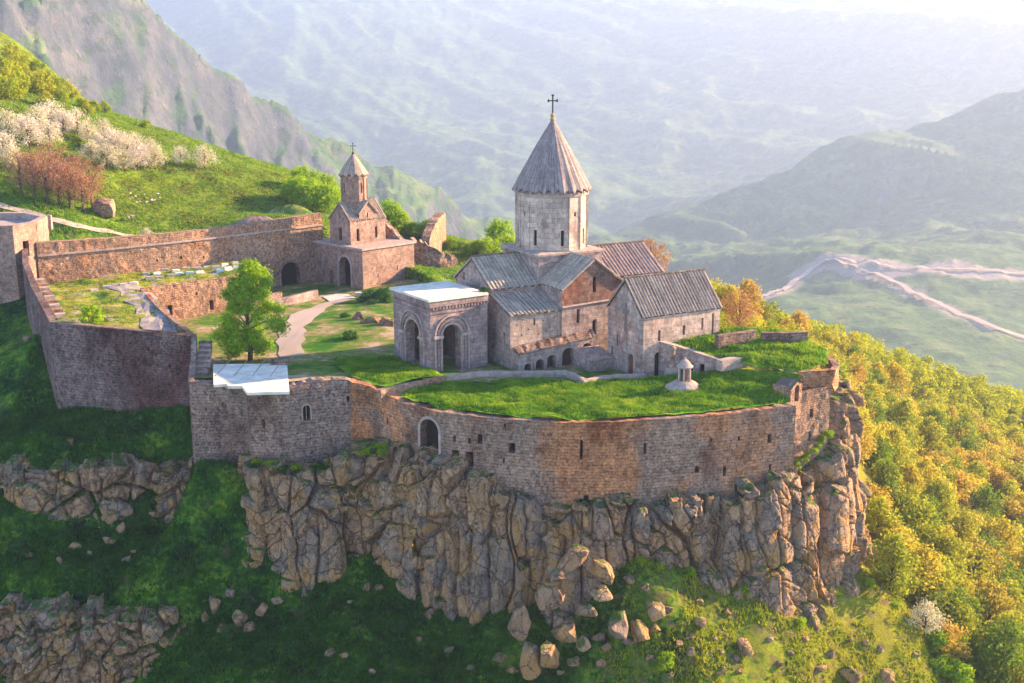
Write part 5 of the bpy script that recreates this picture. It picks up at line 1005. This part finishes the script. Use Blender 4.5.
c = W(10.6, -12.3, .5); pl = thing('carved_pillar', 'carved stone pillar on a square plinth beside the chapel corner', 'pillar', tuple(c)); c = atz(672, 378, .8)
b = MB(); b.box(c - [.75, .5, .3], [1.5, 0, 0], [0, 1.2, 0], [0, 0, 1.6], .02); build(b, 'plinth', M['coping'], pl)
b = MB(); b.lathe((c[0], c[1], c[2] + 1.3), [(.45, 0), (.45, .25), (.3, .4), (.27, 1.1), (.36, 1.2), (.27, 1.3), (.25, 1.9), (.38, 2.0), (.38, 2.2), (.2, 2.35), (.0, 2.4)], 10); build(b, 'shaft', M['gate'], pl)
# ================================================================== vegetation
def leaves(centres, radii, n, size, rs, flat=.75, shell=.55, droop=0.):
    """diamond leaf clumps spread through lobes"""
    c = np.array(centres, float); r = np.array(radii, float); w = r ** 2 / (r ** 2).sum(); k = rs.choice(len(c), n, p=w)
    d = rs.normal(size=(n, 3)); d /= np.linalg.norm(d, axis=1)[:, None]; rad = (shell + (1 - shell) * rs.uniform(size=n)) * r[k]
    p = c[k] + d * rad[:, None] * [1, 1, flat]; p[:, 2] -= droop * rs.uniform(size=n) * r[k]
    nn = d + rs.normal(size=(n, 3)) * .55; nn /= np.linalg.norm(nn, axis=1)[:, None]
    a = np.cross(nn, rs.normal(size=(n, 3))); a /= np.linalg.norm(a, axis=1)[:, None] + 1e-9; b = np.cross(nn, a); s = size * rs.uniform(.5, 1.3, n)[:, None]
    V = np.stack([p - a * s, p - b * s * .55, p + a * s, p + b * s * .55], 1).reshape(-1, 3)
    return V, np.arange(4 * n).reshape(n, 4)
def tree_proto(name, label, cat, group, h, r, n, size, mat, seed, nl=12, trunk=.16, lo=.25, shell=.45, wide=1., bare=False, hide=False):
    rs = np.random.RandomState(seed); root = thing(name, label, cat, (0, 0, 0), group); cs = []; rr_ = []
    for k in range(nl):
        t = 2.4 * k + rs.uniform(-.5, .5); f = (k + .5) / nl; z = h * (lo + (1 - lo) * (.12 + .78 * f)); env = math.sin(math.pi * (.18 + .76 * f)) ** .7
        q = r * env * rs.uniform(.35, .8) * (0.35 if k == nl - 1 else 1)
        cs.append([q * math.cos(t) * wide, q * math.sin(t) * wide, z]); rr_.append(r * rs.uniform(.3, .5) * (.7 + .4 * env))
    b = MB(); b.tube([(0, 0, -.8), (.05, 0, h * .2), (rs.uniform(-.1, .1) * r, .05, h * .5), (0, 0, h * .86)], [trunk * 1.3, trunk, trunk * .6, trunk * .15], 7)
    for c, q in zip(cs, rr_):
        z0 = min(h * .12 + c[2] * .35, c[2]); m = [c[0] * .5, c[1] * .5, z0 + (c[2] - z0) * .62]
        b.tube([(0, 0, z0), m, c], [trunk * .45, trunk * .28, trunk * .1], 5)
        for j in range(3 + 3 * bare):
            d = rs.normal(size=3); d[2] = abs(d[2]) * .8; d /= np.linalg.norm(d); b.tube([m if j % 2 else c, np.array(c) + d * q * (.9 + .3 * bare)], [trunk * .12, trunk * .03], 3)
    build(b, 'trunk', M['trunk'], root)
    V, Fq = leaves(cs, np.array(rr_) * 1.12, n, size, rs, .85, shell * .45); link('crown', V, Fq, mat, root); return root
GF = 'trees of the wooded slope to the right of the cliff'; LF = 'rounded yellow-green tree crown in the wooded slope right of the cliff'
pf = [tree_proto('forest_tree', LF, 'tree', GF, h, r, 2700, .17, M['leaf_forest'], 10 + i, 15, .13, .08, .5) for i, (h, r) in enumerate([(5.2, 2.6), (5.8, 2.5), (4.6, 2.7), (6.4, 2.3), (5.0, 3.0)])]
rs = np.random.RandomState(5); P = []
for yy in np.arange(122, 330, 4.3):
    for xx in np.arange(20, 150, 4.7):
        x, y = xx + rs.uniform(-1.9, 1.9), yy + rs.uniform(-1.7, 1.7)
        if pip(np.array([x]), np.array([y]), COMP)[0]: continue
        u, v = proj([x, y, float(ho(x, y))]); u2, v2 = proj([x, y, float(ho(x, y)) + 4])
        if u > 1050 or u < 690 or v2 > 690: continue
        lim = np.interp(v, [330, 400, 440, 480, 560, 600, 640, 683], [700, 815, 835, 858, 878, 890, 905, 925])
        if u < lim: continue
        P.append((x, y, u, v))
def visible(x, y, z):                   # is the crown above the ground line of sight?
    t = np.linspace(.35, .985, 60); q = _C[None] + (np.array([x, y, z]) - _C)[None] * t[:, None]; g = ho(q[:, 0], q[:, 1]); inside = pip(q[:, 0], q[:, 1], COMP)
    return not ((g > q[:, 2]) & ~inside).any()
P = [p for p in P if visible(p[0], p[1], float(ho(p[0], p[1])) + 4.5)]
P.sort(key=lambda p: p[1]); n_near = 285; used = set(); extra = []
print('forest', len(P))
for i, (x, y, u, v) in enumerate(P):
    z = float(ho(x, y)) - .35; sc = rs.uniform(.95, 1.45)
    if i >= n_near: extra.append((x, y, z, sc)); continue
    k = i % 5; o = pf[k] if k not in used else copy_tree(pf[k]); used.add(k)
    o.location = (x, y, z); o.rotation_euler = (0, 0, rs.uniform(0, 6.28)); o.scale = (sc, sc, sc * rs.uniform(.85, 1.15))
if extra:
    VV = []; FF = []; nb = 0
    for x, y, z, sc in extra:
        cs = [[x + rs.uniform(-1.4, 1.4), y + rs.uniform(-1.4, 1.4), z + rs.uniform(1.2, 4.4) * sc] for _ in range(8)]; V, Fq = leaves(cs, [1.2 * sc] * 8, 800, .27, rs); VV.append(V); FF.append(Fq + nb); nb += len(V)
    o = link('distant_woodland', np.concatenate(VV), np.concatenate(FF), M['leaf_olive']); tag(o, 'far wooded ridge line that reads as one mass behind the nearer trees', 'woodland', kind='stuff')
def place(proto, p, sc=1., first=[None], sink=.1, sz=None):
    o = proto if proto.get('used') is None else copy_tree(proto)
    proto['used'] = 1; o.location = (p[0], p[1], p[2] - sink); o.rotation_euler = (0, 0, random.uniform(0, 6.28)); o.scale = (sc, sc, sc * (sz or 1)); return o
# big tree in the courtyard
bt_ = thing('courtyard_tree', 'tall airy yellow-green tree standing in the courtyard behind the white roof', 'tree', (0, 0, 0)); rs = np.random.RandomState(3)
c = atz(250, 362, .2); H_ = 12.4; cs = []; q = []
for k in range(64):
    f = rs.uniform(0, 1); z = H_ * (.12 + .84 * f); env = 4.0 * (math.sin(math.pi * min(1, .25 + .72 * f)) ** .8); t = rs.uniform(0, 6.28); w_ = env * rs.uniform(.35, 1.1)
    if f > .88: w_ *= .6
    cs.append([w_ * math.cos(t) + (.5 if f > .6 else -.3), w_ * math.sin(t), z]); q.append(rs.uniform(.8, 1.7))
b = MB(); tk = [(0, 0, -.5), (.15, 0, 2.2), (-.1, .1, 5), (.35, 0, 8), (.5, 0, 11)]; b.tube(tk, [.34, .27, .2, .12, .03], 9)
for c_, r_ in zip(cs, q):
    z0 = c_[2] * .72; xs = np.interp(z0, [t_[2] for t_ in tk], [t_[0] for t_ in tk]); b.tube([(xs, 0, z0), (xs + (c_[0] - xs) * .55, c_[1] * .55, z0 + (c_[2] - z0) * .7), c_], [.09, .055, .02], 5)
    for j in range(4):
        d = rs.normal(size=3); d /= np.linalg.norm(d); b.tube([c_, np.array(c_) + d * r_], [.02, .008], 3)
build(b, 'trunk', M['trunk'], bt_); V, Fq = leaves(cs, q, 30000, .16, rs, .8, .05, .5); link('crown', V, Fq, M['leaf_bright'], bt_); bt_.location = tuple(c)
# upper left hill: blossom trees, brown trees, bushes
pb = [tree_proto('blossom_tree', 'white blossoming tree in the dense orchard on the upper left hillside', 'tree', 'white blossoming orchard trees on the hillside', h, r, 3000, .11, M['blossom'], 30 + i, 16, .13, .12, .0, bare=True) for i, (h, r) in enumerate([(5.0, 3.0), (4.4, 2.6), (5.6, 2.8)])]
hb = [(8, 140), (22, 133), (38, 132), (52, 128), (64, 135), (78, 133), (88, 142), (98, 148), (104, 138), (112, 155), (120, 147), (128, 160), (135, 152), (143, 162), (150, 158), (5, 158), (12, 168), (30, 148), (50, 145), (125, 170), (108, 168), (138, 170), (92, 162), (156, 168)]
for i, (u, v) in enumerate(hb): o = place(pb[i % 3], hit(u, v + 2, ho, 150, 300), random.uniform(.7, 1.15))
for u, v, s_, lab in [(181, 166, .75, 'small green-white blossoming tree leftmost of the pair right of the orchard'), (205, 170, .95, 'round white blossoming tree standing alone at the right end of the orchard'), (418 / 2.84 + 0, 241, .45, 'tiny white blossoming bush just behind the north wall')]:
    o = place(pb[0], hit(u, v, ho, 150, 300), s_); o['label'] = lab; del o['group']
pbr = [tree_proto('bare_tree', 'pinkish-brown budding tree in the clump beside the path on the upper left hillside', 'tree', 'pinkish-brown budding trees by the hillside path', h, r, 3000, .085, M['leaf_brown'], 50 + i, 14, .16, .22, .0, bare=True) for i, (h, r) in enumerate([(6.4, 3.0), (5.6, 2.7)])]
for i, (u, v) in enumerate([(22, 196), (35, 200), (48, 203), (60, 206), (70, 208), (84, 212), (52, 192), (75, 198), (92, 206)]): place(pbr[i % 2], hit(u, v, ho, 150, 300), random.uniform(1.05, 1.4))
o = place(pbr[1], hit(208, 139, ho, 150, 300), .75); o['label'] = 'lone orange-pink budding tree on the crest of the hill'; del o['group']
pg = [tree_proto('bush', 'yellow-green bush on the upper left hill', 'bush', 'bushes on the crest of the left hill', h, r, 1600, .2, M['leaf_olive'], 70 + i, 10, .1, .05, .5) for i, (h, r) in enumerate([(3.4, 2.6), (4.4, 2.3)])]
for i, (u, v, s_) in enumerate([(8, 92, 1.3), (20, 98, 1.2), (32, 88, 1.0), (42, 96, 1.2), (52, 97, .8), (18, 78, 1.1), (6, 76, 1.0), (62, 102, .8), (95, 112, .7), (105, 113, .6), (82, 108, .6), (12, 66, 1.1), (26, 74, 1.2), (40, 82, 1.1), (56, 92, 1.0), (70, 100, .9), (2, 100, 1.3), (88, 116, .6), (14, 88, 1.3), (46, 106, .7), (145, 128, .5), (233, 147, .5)]): place(pg[i % 2], hit(u, v, ho, 150, 300), s_)
L2 = [(300, 199, 1.6, 'dark lower bush of the green thicket left of the gate chapel'), (312, 205, 1.7, 'broad bright bush in the middle of the thicket left of the gate chapel'), (325, 207, 1.5, 'bright bush nearest the gate chapel in the left thicket'), (305, 186, 1.5, 'tall yellow-green bush topping the thicket left of the gate chapel'), (325, 190, 1.3, 'upper right bush of the thicket behind the gate chapel'), (292, 196, 1.1, 'leftmost small bush of the thicket beside the path'),
      (388, 222, 1.5, 'yellow-green bush just right of the small chapel spire'), (398, 226, 1.2, 'yellow bush second from the small chapel spire'), (412, 232, .9, 'low olive bush between the ruined stub and the chapel'), (430, 232, 1.0, 'leafy bush growing over the sunlit ruined stub'), (452, 244, .7, 'low bush on the green bank left of the spire church'), (478, 248, .8, 'olive bush on the bank near the spire church'), (498, 240, 1.5, 'bright round bush directly left of the big drum'), (488, 252, 1.1, 'brownish olive bush at the left foot of the big drum'), (508, 250, 1.1, 'bush touching the left side of the big drum'), (466, 250, .6, 'small bush among the stones of the green bank')]
pg2 = tree_proto('leafy_bush', 'x bush', 'bush', None, 4.0, 2.6, 2600, .18, M['leaf_bright'], 80, 12, .1, .05, .5)
for u, v, s_, lab in L2: o = place(pg2, hit(u, v + 6, ho, 150, 300), s_ * .85); o['label'] = lab
# right side: orange trees behind the chapel, bare tree, blossoms
po_ = tree_proto('orange_tree', 'x', 'tree', None, 8.5, 3.2, 2600, .15, M['leaf_orange'], 90, 14, .18, .25, .3, bare=True)
for u, v, y, s_, lab in [(650, 282, 176, .95, 'orange-brown budding tree rising behind the east roof of the church'), (738, 333, 141, .78, 'open bare golden tree right of the side chapel with visible limbs')]:
    c = aty(u, v, y); z = float(ho(c[0], c[1])); top = c[2] + 7.5 * s_; o = place(po_, (c[0], c[1], top - 8.5 * s_ * 1.05), s_, sink=0); o['label'] = lab
py_ = tree_proto('yellow_tree', 'x', 'tree', None, 6.5, 3.4, 3000, .2, M['leaf_olive'], 95, 13, .15, .1, .5)
for u, v, y, s_, lab in [(745, 322, 165, .85, 'golden yellow tree glowing just behind the back lawn wall'), (768, 326, 175, .8, 'golden yellow tree behind the gap of the back lawn wall'), (722, 318, 170, .7, 'yellow tree close to the right end of the side chapel'), (790, 330, 185, .8, 'yellow-orange tree at the left end of the wooded ridge'), (843, 395, 150, .8, 'pointed pale yellow tree standing close beside the corner tower')]:
    c = aty(u, v, y); o = place(py_, (c[0], c[1], c[2] - 5.2 * s_), s_, sink=0); o['label'] = lab
o = place(pb[1], hit(924, 636), .95); o['label'] = 'white blossoming bush on the sunny slope at the bottom right'; o.name = 'blossom_bush'; 
if 'group' in o: del o['group']
ps = tree_proto('shrub', 'x', 'shrub', None, 1.6, 1.2, 1200, .12, M['leaf_bright'], 97, 9, .05, .05, .4)
for i, (u, v, s_, lab) in enumerate([(665, 668, 1.0, 'bright green shrub on the slope below the boulder pile'), (93, 325, 1.4, 'round green shrub on the grass of the upper bastion terrace'), (820, 400, .7, 'x')]):
    if i == 2: continue
    f_ = hu if i == 1 else ho; p = hit(u, v, f_, 95, 200); o = place(ps, p, s_); o['label'] = lab
pq = tree_proto('slope_bush', 'yellow-green bush on the sunny slope at the lower right', 'bush', 'bushes on the sunny lower right slope', 2.6, 1.7, 1500, .16, M['leaf_bright'], 98, 9, .06, .03, .5)
rs = np.random.RandomState(8)
for i in range(64):
    u = rs.uniform(880, 1030); v = rs.uniform(545, 690)
    if u < np.interp(v, [545, 600, 683], [905, 925, 935]): continue
    place(pq, hit(u, v), rs.uniform(.5, 1.25))
for u, v in [(800, 628), (812, 622), (835, 600), (858, 520), (862, 545), (850, 500), (872, 560), (770, 590), (715, 585), (660, 572), (640, 565), (690, 577), (745, 598), (880, 575), (868, 590), (895, 610)]: place(pq, hit(u, v), rs.uniform(.25, .5))
pd = tree_proto('dark_shrub', 'low dark green shrub on the shaded grassy slope', 'shrub', 'dark shrubs on the shaded slope', 1.6, 1.5, 1300, .14, leafmat('dark_leaves', [(.02, .07, .015), (.04, .12, .02), (.06, .14, .03)], .3, .5), 99, 9, .05, .03, .5)
for i in range(70):
    u = rs.uniform(0, 560); v = rs.uniform(330, 683)
    if 50 < u < 195 and v < 420 or (u > 190 and v < 560) or (230 < u and v < 600): continue
    if u < 200 and (455 < v < 545 or v > 590): continue
    place(pd, hit(u, v), rs.uniform(.4, 1.0))
rs = np.random.RandomState(21)
for i in range(46):
    x = rs.uniform(-28, -12); yb = np.interp(x, [-28, -23.8, -17.6, -12], [122.2, 121.6, 123.6, 119.3]); z = np.interp(x, [-28, -20, -14], [-6.6, -7.0, -4.5]); place(pd if i % 2 else pq, (x, yb - rs.uniform(.1, 2.), z), rs.uniform(.2, .5), sz=.6)
for i in range(22):
    x = rs.uniform(29.5, 34); place(pq, (x, 118.6 + (x - 29.5) * .75 + rs.uniform(0, 1.6), np.interp(x, [29.5, 34], [-6.7, -3.6])), rs.uniform(.2, .4), sz=.6)
for u, v in [(370, 300), (380, 296), (362, 302), (345, 318), (350, 340), (372, 305)]:
    c = atz(u, v, .4); place(pd, c, rs.uniform(.5, 1.1))
c = atz(430, 292, 1); 
o = place(pd, np.array([-3.2, 136.2, 9.1]), .45); o['label'] = 'dark bush growing on the edge of the white portico roof'; del o['group']
# mound and rock ruin inside the courtyard; rubble heap and grass knoll on the hill
def mound(name, p, r, h, m, label, cat, rough=.3, seed=1, squash=1.):
    V, Fc = boulder_mesh(seed, r, r * squash, h, 4) if rough > .25 else (None, None)
    if V is None:
        g = np.linspace(0, 1, 12); V = []; Fc = []; n = 28
        for f in g:
            for k in range(n):
                t = 2 * math.pi * k / n; rr_ = r * f * (1 + .12 * math.sin(3 * t + seed)); V.append([rr_ * math.cos(t), rr_ * math.sin(t) * squash, h * (1 - f * f) ** 1.2 + .1 * math.sin(5 * t + f * 9) * (1 - f)])
        Fc = [(i * n + k, i * n + (k + 1) % n, (i + 1) * n + (k + 1) % n, (i + 1) * n + k) for i in range(11) for k in range(n)]; V = np.array(V)
    o = link(name, V + np.array(p), Fc, m, smooth=rough <= .25, tone=np.full(len(V), .4)); return tag(o, label, cat)
o = mound('grass_mound', atz(393, 303, 0) - [0, 0, .3], 5.2, 2.6, M['grass'], None, None, .2, 1, .8); tag(o, kind='structure')
for i, (u, v, w, h, lab) in enumerate([(372, 318, 26, 16, 'grey broken rock mass left of the portico, left half'), (388, 320, 24, 18, 'grey broken rock mass closest to the portico wall'), (358, 316, 18, 12, 'low brown rock at the left tip of the courtyard outcrop')]):
    c = atz(u, v + h / 2, .2); s_ = c[1] / 1200; V, Fc = boulder_mesh(700 + i, w * s_ * .6, 1.3, h * s_ * .7); tag(link('courtyard_rock', V + c + [0, 0, .3], Fc, M['rock'], tone=np.full(len(V), .2)), lab, 'rock')
p = hit(105, 216, ho, 150, 260); V, Fc = boulder_mesh(820, 2.6, 2.2, 2.3); tag(link('ruin_heap', V + p + [0, 0, 1.2], Fc, M['rubble']), 'dark reddish collapsed stone heap on the hillside right of the brown trees', 'ruin')
p = hit(118, 218, ho, 150, 260)
for k in range(6):
    V, Fc = boulder_mesh(830 + k, random.uniform(.3, .7), .4, .3, 3); tag(link('fallen_stone', V + p + [random.uniform(-3.5, 3), random.uniform(-1.5, 1.5), .2], Fc, M['coping']), 'pale fallen block beside the reddish ruin heap', 'stone', 'pale blocks beside the ruin heap')
for i, (u, v, w, h, lab) in enumerate([(258, 222, 46, 11, 'low grey stone roof slope emerging from the grass behind the north wall'), (292, 214, 50, 16, 'grassy brown knoll with stones behind the north wall by the gate chapel')]):
    p = hit(u, v, ho, 150, 260); s_ = p[1] / 1200; o = mound('stone_mound' if i == 0 else 'knoll', p - [0, 0, .5], w * s_ / 1.7, h * s_ * .75, M['keep'] if i == 0 else M['yard'], lab, 'mound', .2, 3 + i, .7)
for k in range(14):
    p = hit(random.uniform(128, 160), random.uniform(193, 203), ho, 150, 280); V, Fc = boulder_mesh(850 + k, random.uniform(.2, .45), .3, .2, 2); tag(link('field_stone', V + p, Fc, M['slate']), 'small pale stone in the patch on the green hillside above the wall', 'stone', 'pale field stones on the hillside')
# ------------------------------------------------------------------ grass blades
def tufts(name, xs, ys, zs, h, m, per=3, seed=1, w=.5, label=''):
    rs = np.random.RandomState(seed); n = len(xs) * per; x = np.repeat(xs, per) + rs.normal(size=n) * .12; y = np.repeat(ys, per) + rs.normal(size=n) * .12; z = np.repeat(zs, per)
    a = rs.uniform(0, 6.28, n); hh = h * rs.uniform(.5, 1.3, n); ww = hh * w * rs.uniform(.3, .7, n); lean = rs.normal(size=(n, 2)) * .35 * hh[:, None]
    V = np.stack([np.stack([x - np.cos(a) * ww, y - np.sin(a) * ww, z - .05], -1), np.stack([x + np.cos(a) * ww, y + np.sin(a) * ww, z - .05], -1), np.stack([x + lean[:, 0], y + lean[:, 1], z + hh], -1)], 1).reshape(-1, 3)
    return tag(link(name, V, np.arange(3 * n).reshape(n, 3), m), label, 'grass', kind='stuff')
def inpoly(poly, n, zf, seed):
    rs = np.random.RandomState(seed); p = np.array([q[:2] for q in poly]); lo, hi = p.min(0), p.max(0); q = rs.uniform(lo, hi, (n, 2)); k = pip(q[:, 0], q[:, 1], poly); q = q[k]; return q[:, 0], q[:, 1], zf(q[:, 0], q[:, 1])
tufts('lawn_grass', *inpoly([(-12.0, 122.6), (-11.0, 121.4), (-7.0, 118), (-1.1, 116), (4.8, 114.7), (10.7, 114.9), (18.7, 116.7), (28.3, 119.8), (29.0, 121.6), (30.5, 123.2), (27, 125.7), (23.9, 127), (22.5, 127.6), (16, 127.6), (9.2, 127.3), (7, 125.5), (4.6, 127.5), (-3, 127.7), (-7.2, 127)], 30000, hl, 3), .2, M['blade_lawn'], 3, 4, label='thick bright green grass covering the front lawn above the rampart')
tufts('terrace_tall_grass', *inpoly([(17.4, 131.2), (23.9, 128), (27.2, 126), (30.9, 123.7), (34, 125.7), (35, 131), (33, 137), (24.6, 136), (20.5, 133)], 9000, ht, 4), .3, M['blade_lawn'], 3, 5, label='sunlit grass covering the raised east terrace')
tufts('bastion_grass', *inpoly([(-64, 166.5), (-42, 183), (-41, 171), (-50.5, 161), (-38.5, 137), (-54.5, 142.5)], 7000, hu, 6), .22, M['blade_sun_tint'], 2, 7, label='patchy grass on the upper terrace')
tufts('left_lawn_grass', *inpoly([tuple(atz(*q)[:2]) for q in [(337, 361, 1.4), (342, 357, 1.4), (393, 356, 1.2), (441, 375, 1.1), (385, 383, 1.4), (352, 375, 1.5)]], 8000, hl2, 8), .24, M['blade_lawn'], 3, 9, label='bright grass of the small left lawn by the portico')
rs = np.random.RandomState(2); xs = rs.uniform(-62, 75, 150000); ys = rs.uniform(98, 150, 150000); zs = ho(xs, ys); w_ = (ys - 0) * .972 + (36 - zs) * .233; uu = 512 + 1200 * xs / w_
k = (uu > -20) & (uu < 1044) & ~pip(xs, ys, COMP) & ((fbm(xs / 2.2, ys / 2.2, 0, 4, 66) < .12) | (xs < -3)); xs, ys, zs = xs[k], ys[k], zs[k]; 
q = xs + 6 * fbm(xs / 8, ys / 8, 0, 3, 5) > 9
tufts('slope_grass', xs[~q], ys[~q], zs[~q], .34, M['blade_shade_tint'], 3, 11, label='rough dark green grass covering the shaded slope below the fortress')
tufts('slope_grass', xs[q], ys[q], zs[q], .3, M['blade_sun_tint'], 3, 13, label='sunlit yellow-green grass on the slope below the right end of the cliff')
xs = rs.uniform(-100, 0, 60000); ys = rs.uniform(175, 285, 60000); zs = ho(xs, ys); k = ~pip(xs, ys, COMP) & (np.abs(xs / ys) < .46); tufts('hill_grass', xs[k], ys[k], zs[k], .3, M['blade_lawn'], 2, 12, label='sunlit grass on the hill behind the north wall')
# ================================================================== light, sky, air
SUN_EL, SUN_AZ = 19.0, 21.0            # azimuth from +x towards +y
e, a = math.radians(SUN_EL), math.radians(SUN_AZ); sd = Vector((math.cos(e) * math.cos(a), math.cos(e) * math.sin(a), math.sin(e)))
sl = bpy.data.lights.new('sun', 'SUN'); sl.energy = 5.0; sl.angle = math.radians(.5); sl.color = (1, .65, .33); so = bpy.data.objects.new('sun', sl); C.objects.link(so); so.rotation_euler = sd.to_track_quat('Z', 'Y').to_euler(); so.location = (200, 100, 200)
w = bpy.data.worlds.new('World'); SC.world = w; w.use_nodes = True; nt_ = w.node_tree; bg = nt_.nodes['Background']; sk = nt_.nodes.new('ShaderNodeTexSky'); sk.sky_type = 'NISHITA'; sk.sun_disc = False
sk.sun_elevation = e; sk.sun_rotation = math.radians(90 - SUN_AZ); sk.altitude = 1500; sk.air_density = 1; sk.dust_density = .7; sk.ozone_density = 1.5
nt_.links.new(sk.outputs[0], bg.inputs[0]); bg.inputs[1].default_value = .098
hz = bpy.data.materials.new('haze_air'); hz.use_nodes = True; t = hz.node_tree; t.nodes.clear(); o_ = t.nodes.new('ShaderNodeOutputMaterial'); v_ = t.nodes.new('ShaderNodeVolumePrincipled')
v_.inputs['Color'].default_value = (.5, .64, 1.0, 1); v_.inputs['Density'].default_value = .00017; v_.inputs['Anisotropy'].default_value = .36; t.links.new(v_.outputs[0], o_.inputs['Volume'])
b = MB(); b.box((-4900, -30, -470), [9800, 0, 0], [0, 6040, 0], [0, 0, 825]); ho_ = build(b, 'haze', hz); tag(ho_, kind='stuff', label='pale lavender morning haze filling the gorge', cat='haze')
SC.view_settings.view_transform = 'Standard'; SC.view_settings.look = 'None'; SC.view_settings.exposure = 2.35; SC.view_settings.gamma = 1
SC.render.engine = 'CYCLES'; cy = SC.cycles; cy.use_denoising = True; cy.max_bounces = 6; cy.volume_bounces = 1; cy.transparent_max_bounces = 6; cy.diffuse_bounces = 3; cy.use_adaptive_sampling = True; cy.adaptive_threshold = .02; cy.sample_clamp_indirect = 6
